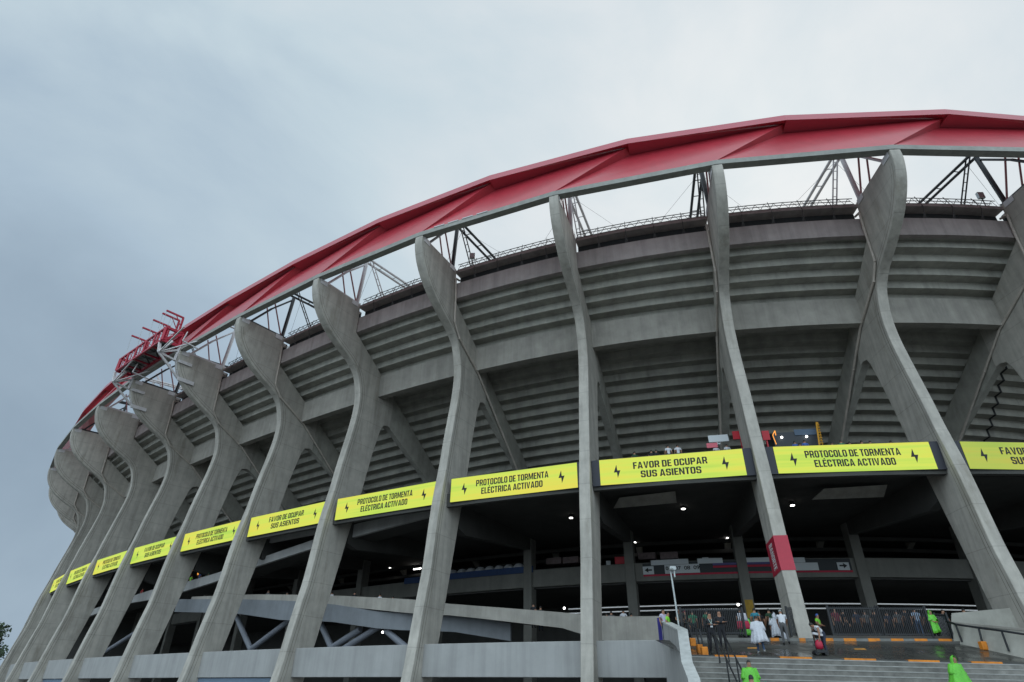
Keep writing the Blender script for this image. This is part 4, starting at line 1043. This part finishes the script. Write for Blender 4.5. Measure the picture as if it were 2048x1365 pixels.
    if hood:
        m = MB(); n = 16; rows = []
        for j in range(10):
            t_ = j / 9; row = []
            if t_ < .5: a = t_ / .5 * math.pi / 2; rr, zz = math.sin(a), math.cos(a) * .135 + (.035 if j == 0 else .015 * (1 - t_ * 2))
            else: rr, zz = 1 + .25 * (t_ - .5) * (t_ - .5) * 4, -(t_ - .5) * 2 * .21
            for q in range(n + 1):
                b = math.pi * (-.20) + (math.pi * 1.40) * q / n       # leaves the face open
                v = sd * (rr * math.cos(b) * .112) - fw * (rr * math.sin(b) * .13) + upv * zz
                row.append((hc + v + upv * .01 - fw * .012) * k)
            rows.append(row)
        m.loft(rows, False)
        o = child(m, 'hood', poncho or top); sl = o.modifiers.new('solid', 'SOLIDIFY'); sl.thickness = .008
    rt['_j'] = 0; del rt['_j']
    return rt, {a: rt.matrix_world @ (J[a] * k) for a in J}

GREENP = mat('lime plastic poncho', (.13, .55, .04), .3, var=.12, vscale=5, bump=.9); WHITEP = mat('white plastic poncho', (.58, .60, .66), .3, var=.1, vscale=5, bump=.9)
WSH = cloth('white shirt', (.62, .63, .67)); BLK = cloth('black uniform', (.010, .011, .016)); NAVYC = cloth('navy trousers', (.02, .03, .06)); JEAN = cloth('blue jeans', (.035, .07, .14)); GREY = cloth('grey trousers', (.10, .10, .105))
TURQ = cloth('turquoise shirt', (.03, .22, .30)); DGRN = cloth('dark green shirt', (.015, .06, .03)); MARO = cloth('maroon shirt', (.16, .015, .03)); GRN = cloth('green shirt', (.03, .2, .1)); REDC = cloth('red shirt', (.4, .02, .03)); LIME = cloth('lime vest', (.25, .75, .06)); BLUEC = cloth('blue shirt', (.05, .12, .4)); PURP = cloth('white and purple shirt', (.5, .48, .62))
H = 1.56
def pl(u, v):                                     # point of the sloping forecourt seen at a pixel
    for i in range(900):
        Y = 36 - i * .01; q = at(u, v, Y)
        if q.y <= near(q.x)[0] + .02 or q.z >= plaza_z(q.x, q.y): break
    return Vector((q.x, q.y, plaza_z(q.x, q.y)))
grp = 'people on the forecourt'
f = pl(1429, 1310); gd, gj = person('guard in black uniform with a white pass on a lanyard, standing by the top step', f, R(8), 1.64, arms='fold', top=BLK, legs=BLK, sleeve=1, group=grp, stride=.08, cap=BLK)
m = MB(); c = gj['che'] + Vector((.0, -.17, -.12)); m.box(c, (.10, .012, .14)); o = m.build('pass_card', WSH); o.parent = gd; o.matrix_parent_inverse = gd.matrix_world.inverted()
m = MB(); m.tube(gj['nec'] + Vector((-.07, -.07, -.02)), c + Vector((0, 0, .07)), .012, 5); m.tube(gj['nec'] + Vector((.07, -.07, -.02)), c + Vector((0, 0, .07)), .012, 5); o = m.build('lanyard', cloth('pale lanyard', (.4, .5, .45))); o.parent = gd; o.matrix_parent_inverse = gd.matrix_world.inverted()
f = pl(1449, 1303); person('guard in plain black with crossed arms, partly behind the guard with the pass', f, R(-10), 1.66, arms='fold', top=BLK, legs=BLK, sleeve=1, group=grp, cap=BLK)
f = pl(1524, 1308); person('woman in a white poncho and jeans walking away to the gate', f, R(172), 1.50, arms='down', stride=.16, top=WSH, legs=JEAN, poncho=WHITEP, phem=.50, pw=1.02, group=grp, shoes=cloth('white trainers', (.4, .4, .4)))
f = pl(1497, 1289); person('person in a lime poncho walking left, beside the woman in white', f, R(150), 1.52, stride=.15, legs=NAVYC, poncho=GREENP, phem=.55, pw=.9, group=grp)
f = pl(1574, 1291); ws, wj = person('man in a white shirt and grey trousers bending forward, plastic bag in hand', f, R(160), 1.66, lean=.45, stride=.14, arms='hang', top=WSH, legs=GREY, sleeve=.5, group=grp, hair=cloth('grey cap', (.25, .27, .26)))
b_ = wj['palr']; bag = empty('plastic_bag', b_ + Vector((.22, 0, -.45)), 'thin white plastic bag held by the bending man', 'bag'); m = MB(); n = 10; rws = []
for j, (r_, z_) in enumerate(((.02, .0), (.07, -.12), (.13, -.25), (.15, -.38), (.10, -.48))): rws.append([b_ + Vector((math.cos(6.283 * q / n) * r_ * (1 + .15 * math.sin(3 * q)) + .1 * j * .5, math.sin(6.283 * q / n) * r_ * .6, z_)) for q in range(n)])
m.loft(rws)
m.add(rws[-1], [tuple(range(n))]); m.build('sack', WHITEP, bag, smooth=True); m = MB(); m.tube(b_, b_ + Vector((.05, 0, .06)), .015, 5); m.build('handle', WHITEP, bag)
f = pl(1557, 1280); person('hooded person in a long white poncho left of the bending man', f, R(170), 1.60, poncho=WHITEP, hood=True, phem=.42, pw=.6, group=grp)
f = pl(1655, 1311); pp, pj = person('person in a white vest and navy trousers stooping over a cart by the rib foot', f, R(-78), 1.55, lean=.95, stride=.1, arms='hang', top=WSH, legs=NAVYC, sleeve=.1, group=grp)
f2 = pl(1640, 1311); cart = empty('pushcart', f2, 'small dark cart with a red bag beside the stooping person', 'cart')
m = MB(); c = f2
m.tube(c + Vector((-.1, 0, .1)), c + Vector((-.12, 0, .95)), .025, 6); m.tube(c + Vector((.18, 0, .1)), c + Vector((-.05, .02, .95)), .025, 6); m.tube(c + Vector((-.14, -.05, .95)), c + Vector((.2, .05, .9)), .028, 6); m.box(c + Vector((.05, 0, .14)), (.5, .4, .1)); m.build('frame', BLACK, cart)
for dx in (-.16, .24):
    m = MB(); m.tube(c + Vector((dx, -.17, .09)), c + Vector((dx, .17, .09)), .09, 12); m.build('wheel', BLACK, cart)
m = MB(); n = 12; rws = []
for r_, z_ in ((.05, .22), (.14, .25), (.165, .36), (.155, .48), (.10, .58), (.03, .60)): rws.append([c + Vector((math.cos(6.283 * q / n) * r_ + .04, math.sin(6.283 * q / n) * r_ * .9 - .05, z_)) for q in range(n)])
m.loft(rws)
m.build('bag', mat('red nylon bag', (.45, .015, .05), .5), cart, smooth=True)
m = MB(); m.bar(c + Vector((-.15, -.1, .85)), c + Vector((.25, -.1, .78)), .12, .09); m.build('roll', WSH, cart)
f = pl(1643, 1284) + Vector((.2, .3, 0)); person('person in a lime vest and blue cap behind the stooping person', f, R(40), 1.60, top=LIME, legs=NAVYC, arms='front', group=grp, cap=BLUEC)
f = at(1876, 1280, 33.2); person('guard in a hooded lime poncho standing at the end of the fence', Vector((f.x, f.y, 2.45)), R(15), 1.44, arms='front', legs=BLK, poncho=GREENP, hood=True, phem=.50, pw=.72, group=grp)
# on the stairs, nearer to the camera
f = at(1906, 1365, 25.5); q = at(1903, 1309, 25.5); person('hooded person in a wide lime poncho coming down the steps on the right', Vector((q.x, 25.5, q.z - 1.62)), R(12), 1.55, arms='down', legs=BLK, poncho=GREENP, hood=True, phem=.35, pw=1.9, group=grp)
q = at(1496, 1321, 25.0); person('bare headed person in a lime poncho facing the camera on the steps', Vector((q.x, 25.0, q.z - 1.56)), R(-4), 1.56, legs=BLK, poncho=GREENP, phem=.4, pw=1.45, group=grp)
q = at(1501, 1350, 22.5); person('dark haired person in dark clothes low on the steps, head just in view', Vector((q.x, 22.5, q.z - 1.62)), R(180), 1.62, top=cloth('blue grey jacket', (.05, .06, .1)), legs=BLK, group=grp)
q = at(1531, 1364, 23.5); person('person with a teal cap at the bottom edge of the steps', Vector((q.x, 23.5, q.z - 1.60)), R(180), 1.6, top=TURQ, legs=BLK, group=grp, cap=cloth('teal cap', (.02, .2, .14)))
# behind the fence and in the gate
q = at(1334, 1223, 34.5); person('person in a lime vest behind the stair wall', Vector((q.x, 34.5, q.z - 1.58)), R(60), 1.56, top=LIME, legs=NAVYC, group=grp)
q = at(1325, 1218, 35.5); person('person in a white and purple shirt above the end of the landing wall', Vector((q.x, 35.5, q.z - 1.58)), R(20), 1.56, top=PURP, legs=NAVYC, group=grp)
q = at(1359, 1217, 34.0); person('person in a grey green jacket left of the fence', Vector((q.x, 34.0, q.z - 1.60)), R(-30), 1.6, top=cloth('grey green jacket', (.05, .06, .05)), legs=BLK, arms='front', group=grp)
q = at(1368, 1222, 34.6); person('person in dark clothes with a red scarf at the left end of the fence', Vector((q.x, 34.6, q.z - 1.6)), R(40), 1.6, top=BLK, legs=BLK, group=grp, cap=MARO)
fan = [(1383, 1220, 36, GRN, 'fan in a bright green shirt behind the left fence', R(180), LIME), (1411, 1219, 36, GRN, 'fan in a green shirt behind the left fence near the guards', R(160), REDC), (1479, 1215, 35.2, NAVYC, 'fan wrapped in a red and white flag at the gate', R(160), None),
       (1507, 1216, 36, TURQ, 'person in a turquoise shirt in the gateway', R(150), TURQ), (1516, 1221, 36.5, BLK, 'person in black in the gateway beside the turquoise shirt', R(170), None), (1536, 1217, 37, DGRN, 'fan in a dark green shirt inside the gate', R(180), DGRN), (1545, 1224, 36, DGRN, 'second fan in dark green inside the gate, left of the white hood', R(180), None),
       (1594, 1218, 36.5, BLK, 'person in black behind the open gate leaf', R(180), None), (1667, 1215, 35, MARO, 'person in maroon behind the right fence', R(0), MARO), (1683, 1219, 36.5, BLK, 'person in black behind the right fence beside the maroon one', R(90), None), (1708, 1219, 36.5, NAVYC, 'person in navy behind the middle of the right fence', R(180), None),
       (1727, 1220, 37, GREY, 'person in grey behind the right fence', R(180), None), (1745, 1219, 36, BLK, 'person in black behind the joint of the fence panels', R(150), None), (1771, 1222, 36.5, NAVYC, 'short person in navy behind the far right fence panel', R(180), None), (1790, 1219, 36, GREY, 'person in grey behind the far right fence panel', R(180), None),
       (1806, 1216, 37, BLK, 'tall person in black left of the pale shirt behind the fence', R(180), None), (1826, 1215, 35.5, cloth('pale blue shirt', (.3, .38, .5)), 'person in a pale blue shirt behind the far right fence panel', R(170), JEAN), (1848, 1218, 36, BLK, 'person in black left of the hooded guard behind the fence', R(180), None),
       (1883, 1219, 36, cloth('dark teal jacket', (.02, .06, .07)), 'person in dark teal right of the hooded guard', R(0), None), (1925, 1216, 37.5, cloth('striped lilac shirt', (.28, .28, .4)), 'person in a lilac shirt above the ramp parapet on the right', R(180), None),
       (1246, 1219, 44, WSH, 'person in white above the landing wall right of the pale rib', R(170), None), (1222, 1222, 44, GREY, 'person in grey above the landing wall beside the pale rib', R(180), None), (1262, 1226, 44, BLK, 'dark person above the landing wall left of the inner column', R(180), None), (1213, 1226, 45, cloth('pale grey shirt', (.3, .3, .32)), 'person in pale grey just right of the pale rib', R(180), None)]
fans = {}
for u, v, Y, t_, lab, fc, low in fan:
    q = at(u, v, Y); fans[u] = person(lab, Vector((q.x, Y, q.z - 1.62)), fc, 1.6, top=t_, legs=BLK if low is None or low in (TURQ, DGRN, MARO, LIME, REDC) else low, group='people behind the fence', stride=.05)
rt_, fj = fans[1479]; m = MB(); n = 8; rws = []
for j in range(7):
    rws.append([fj['nec'] + Vector((math.cos(math.pi * q / n) * (.22 + .03 * j), -.14 - math.sin(math.pi * q / n) * .1 + .02 * math.sin(q * 2 + j), -.05 - .13 * j)) for q in range(n + 1)])
FW, FR_ = cloth('flag white', (.5, .5, .55)), cloth('flag red', (.42, .02, .06))
fl = empty('flag', fj['nec'] + Vector((0, -.2, -.8)), 'red and white flag worn by a fan at the gate', 'flag')
for a, b, mm_ in ((0, 3, FW), (3, 6, FR_)):
    m = MB()
    m.loft(rws[a:b + 1], False)
    m.build('stripe', mm_, fl, smooth=True).modifiers.new('solid', 'SOLIDIFY').thickness = .01
# upper concourse: heads above the screens
up = [(1336, 890, 7.9, WSH, 'left one of two fans in white shirts above the seat notice screen'), (1353, 889, 7.9, WSH, 'right one of two fans in white shirts above the seat notice screen'), (1269, 903, 8.4, DGRN, 'dark haired fan above the left part of the seat notice screen'), (1301, 900, 8.4, BLK, 'fan in black above the seat notice screen left of the white shirts'), (1312, 899, 8.6, BLK, 'second fan in black left of the white shirts'),
      (1430, 890, 8.6, WSH, 'white shirted vendor right of the pink tray'), (1452, 888, 8.8, WSH, 'white capped vendor left of the red sign'), (1588, 882, 8.2, BLUEC, 'vendor in blue in front of the dark kiosk, above the storm notice'), (1597, 886, 8.0, GREY, 'person with a white bag right of the blue vendor'), (1607, 880, 8.6, BLUEC, 'second person in bright blue before the kiosk'),
      (1682, 880, 8.2, GRN, 'leftmost fan of the green row above the storm notice screen'), (1699, 883, 8.0, DGRN, 'second fan of the green row above the storm notice screen'), (1722, 881, 8.0, GRN, 'third fan of the green row above the storm notice screen'), (1739, 881, 8.0, DGRN, 'fourth fan of the green row above the storm notice screen'), (1782, 881, 8.2, WSH, 'fan with a white cap right of the green row'), (1663, 884, 8.6, REDC, 'fan in red left of the green row')]
for u, v, d, t_, lab in up:
    c = cyl(u, v, d); person(lab, c - Vector((0, 0, 1.6)), R(180), 1.58, top=t_, legs=NAVYC, group='people on the upper concourse')
md_ = [(760, 1187, 9.4, WSH, 'person in a white shirt on the ramp beside the second inner column'), (785, 1192, 9.4, BLK, 'person in black on the ramp right of the white shirt'), (800, 1196, 9.6, GREY, 'person in grey on the ramp, one from the rib'), (818, 1196, 9.5, BLUEC, 'person in blue on the ramp close to the rib'), (710, 1183, 9.6, BLK, 'dark person on the ramp left of the inner column'),
       (664, 1183, 9.6, WSH, 'person with a white bag on the ramp just right of the sixth rib'), (575, 1184, 9.8, WSH, 'person with a white cap on the left ramp'), (538, 1180, 9.8, GREY, 'person in pale grey on the left ramp'), (403, 1143, 9.6, BLUEC, 'person in pale blue right of the orange lit rectangle'), (385, 1150, 9.4, LIME, 'person in lime under the orange lit rectangle'), (287, 1176, 9.4, REDC, 'person in red on the far left ramp'), (418, 1140, 9.6, GRN, 'person in green on the ramp right of the pale blue one'),
       (1068, 1206, 9.9, BLK, 'dark person leaning at the ramp wall by the inner column'), (1080, 1212, 9.9, BLK, 'second dark person at the ramp wall by the inner column'), (185, 1222, 9.4, REDC, 'person in red far down the ramp, beside the distant ribs')]
for u, v, d, t_, lab in md_:
    c = cyl(u, v, d); person(lab, c - Vector((0, 0, 1.6)), R(150), 1.58, top=t_, legs=NAVYC, group='people on the ramps')

# ------------------------------------------------------------------ trees at the far left
def tree(x, y, hgt, rad, label, seed):
    rnd = random.Random(seed); root = empty('tree', (x, y, GZ), label, 'tree', 'trees beyond the stadium')
    m = MB(); top = Vector((x, y, GZ + hgt * .55)); m.tube((x, y, GZ), top, hgt * .035, 10, hgt * .02)
    tips = []
    for i in range(9):
        a = rnd.uniform(0, 6.28); e_ = top + Vector((math.cos(a) * rad * .7, math.sin(a) * rad * .7, hgt * rnd.uniform(.05, .38))); st_ = Vector((x, y, GZ + hgt * rnd.uniform(.3, .52)))
        m.tube(st_, e_, hgt * .012, 6, hgt * .004); tips.append(e_)
    m.build('trunk', BARK, root)
    m = MB(); cen = []
    for i in range(26):
        a = rnd.uniform(0, 6.28); rr = rad * rnd.uniform(.1, .95); zz = rnd.uniform(-.30, .42)
        rr *= math.sqrt(max(.15, 1 - (zz / .5) ** 2)); cen.append((Vector((x + math.cos(a) * rr, y + math.sin(a) * rr, GZ + hgt * (.62 + zz * .85))), rad * rnd.uniform(.2, .38)))
    for c, r_ in cen:
        for i in range(130):
            v = Vector((rnd.gauss(0, 1), rnd.gauss(0, 1), rnd.gauss(0, 1))).normalized() * r_ * rnd.uniform(.5, 1.05); p = c + v
            a1 = Vector((rnd.gauss(0, 1), rnd.gauss(0, 1), rnd.gauss(0, 1))).normalized(); a2 = a1.orthogonal().normalized(); s_ = rad * rnd.uniform(.035, .075)
            m.add([p - a1 * s_, p + a2 * s_ * .6, p + a1 * s_, p - a2 * s_ * .6], [(0, 1, 2, 3)])
    m.build('crown', LEAF, root)
q = at(-25, 1300, 150); tree(q.x - 2, 150, 13.0, 5.6, 'dark leafy tree at the left edge behind the distant ribs', 3)
q = at(-160, 1300, 160); tree(q.x, 160, 21, 8, 'larger dark tree outside the left edge', 5)
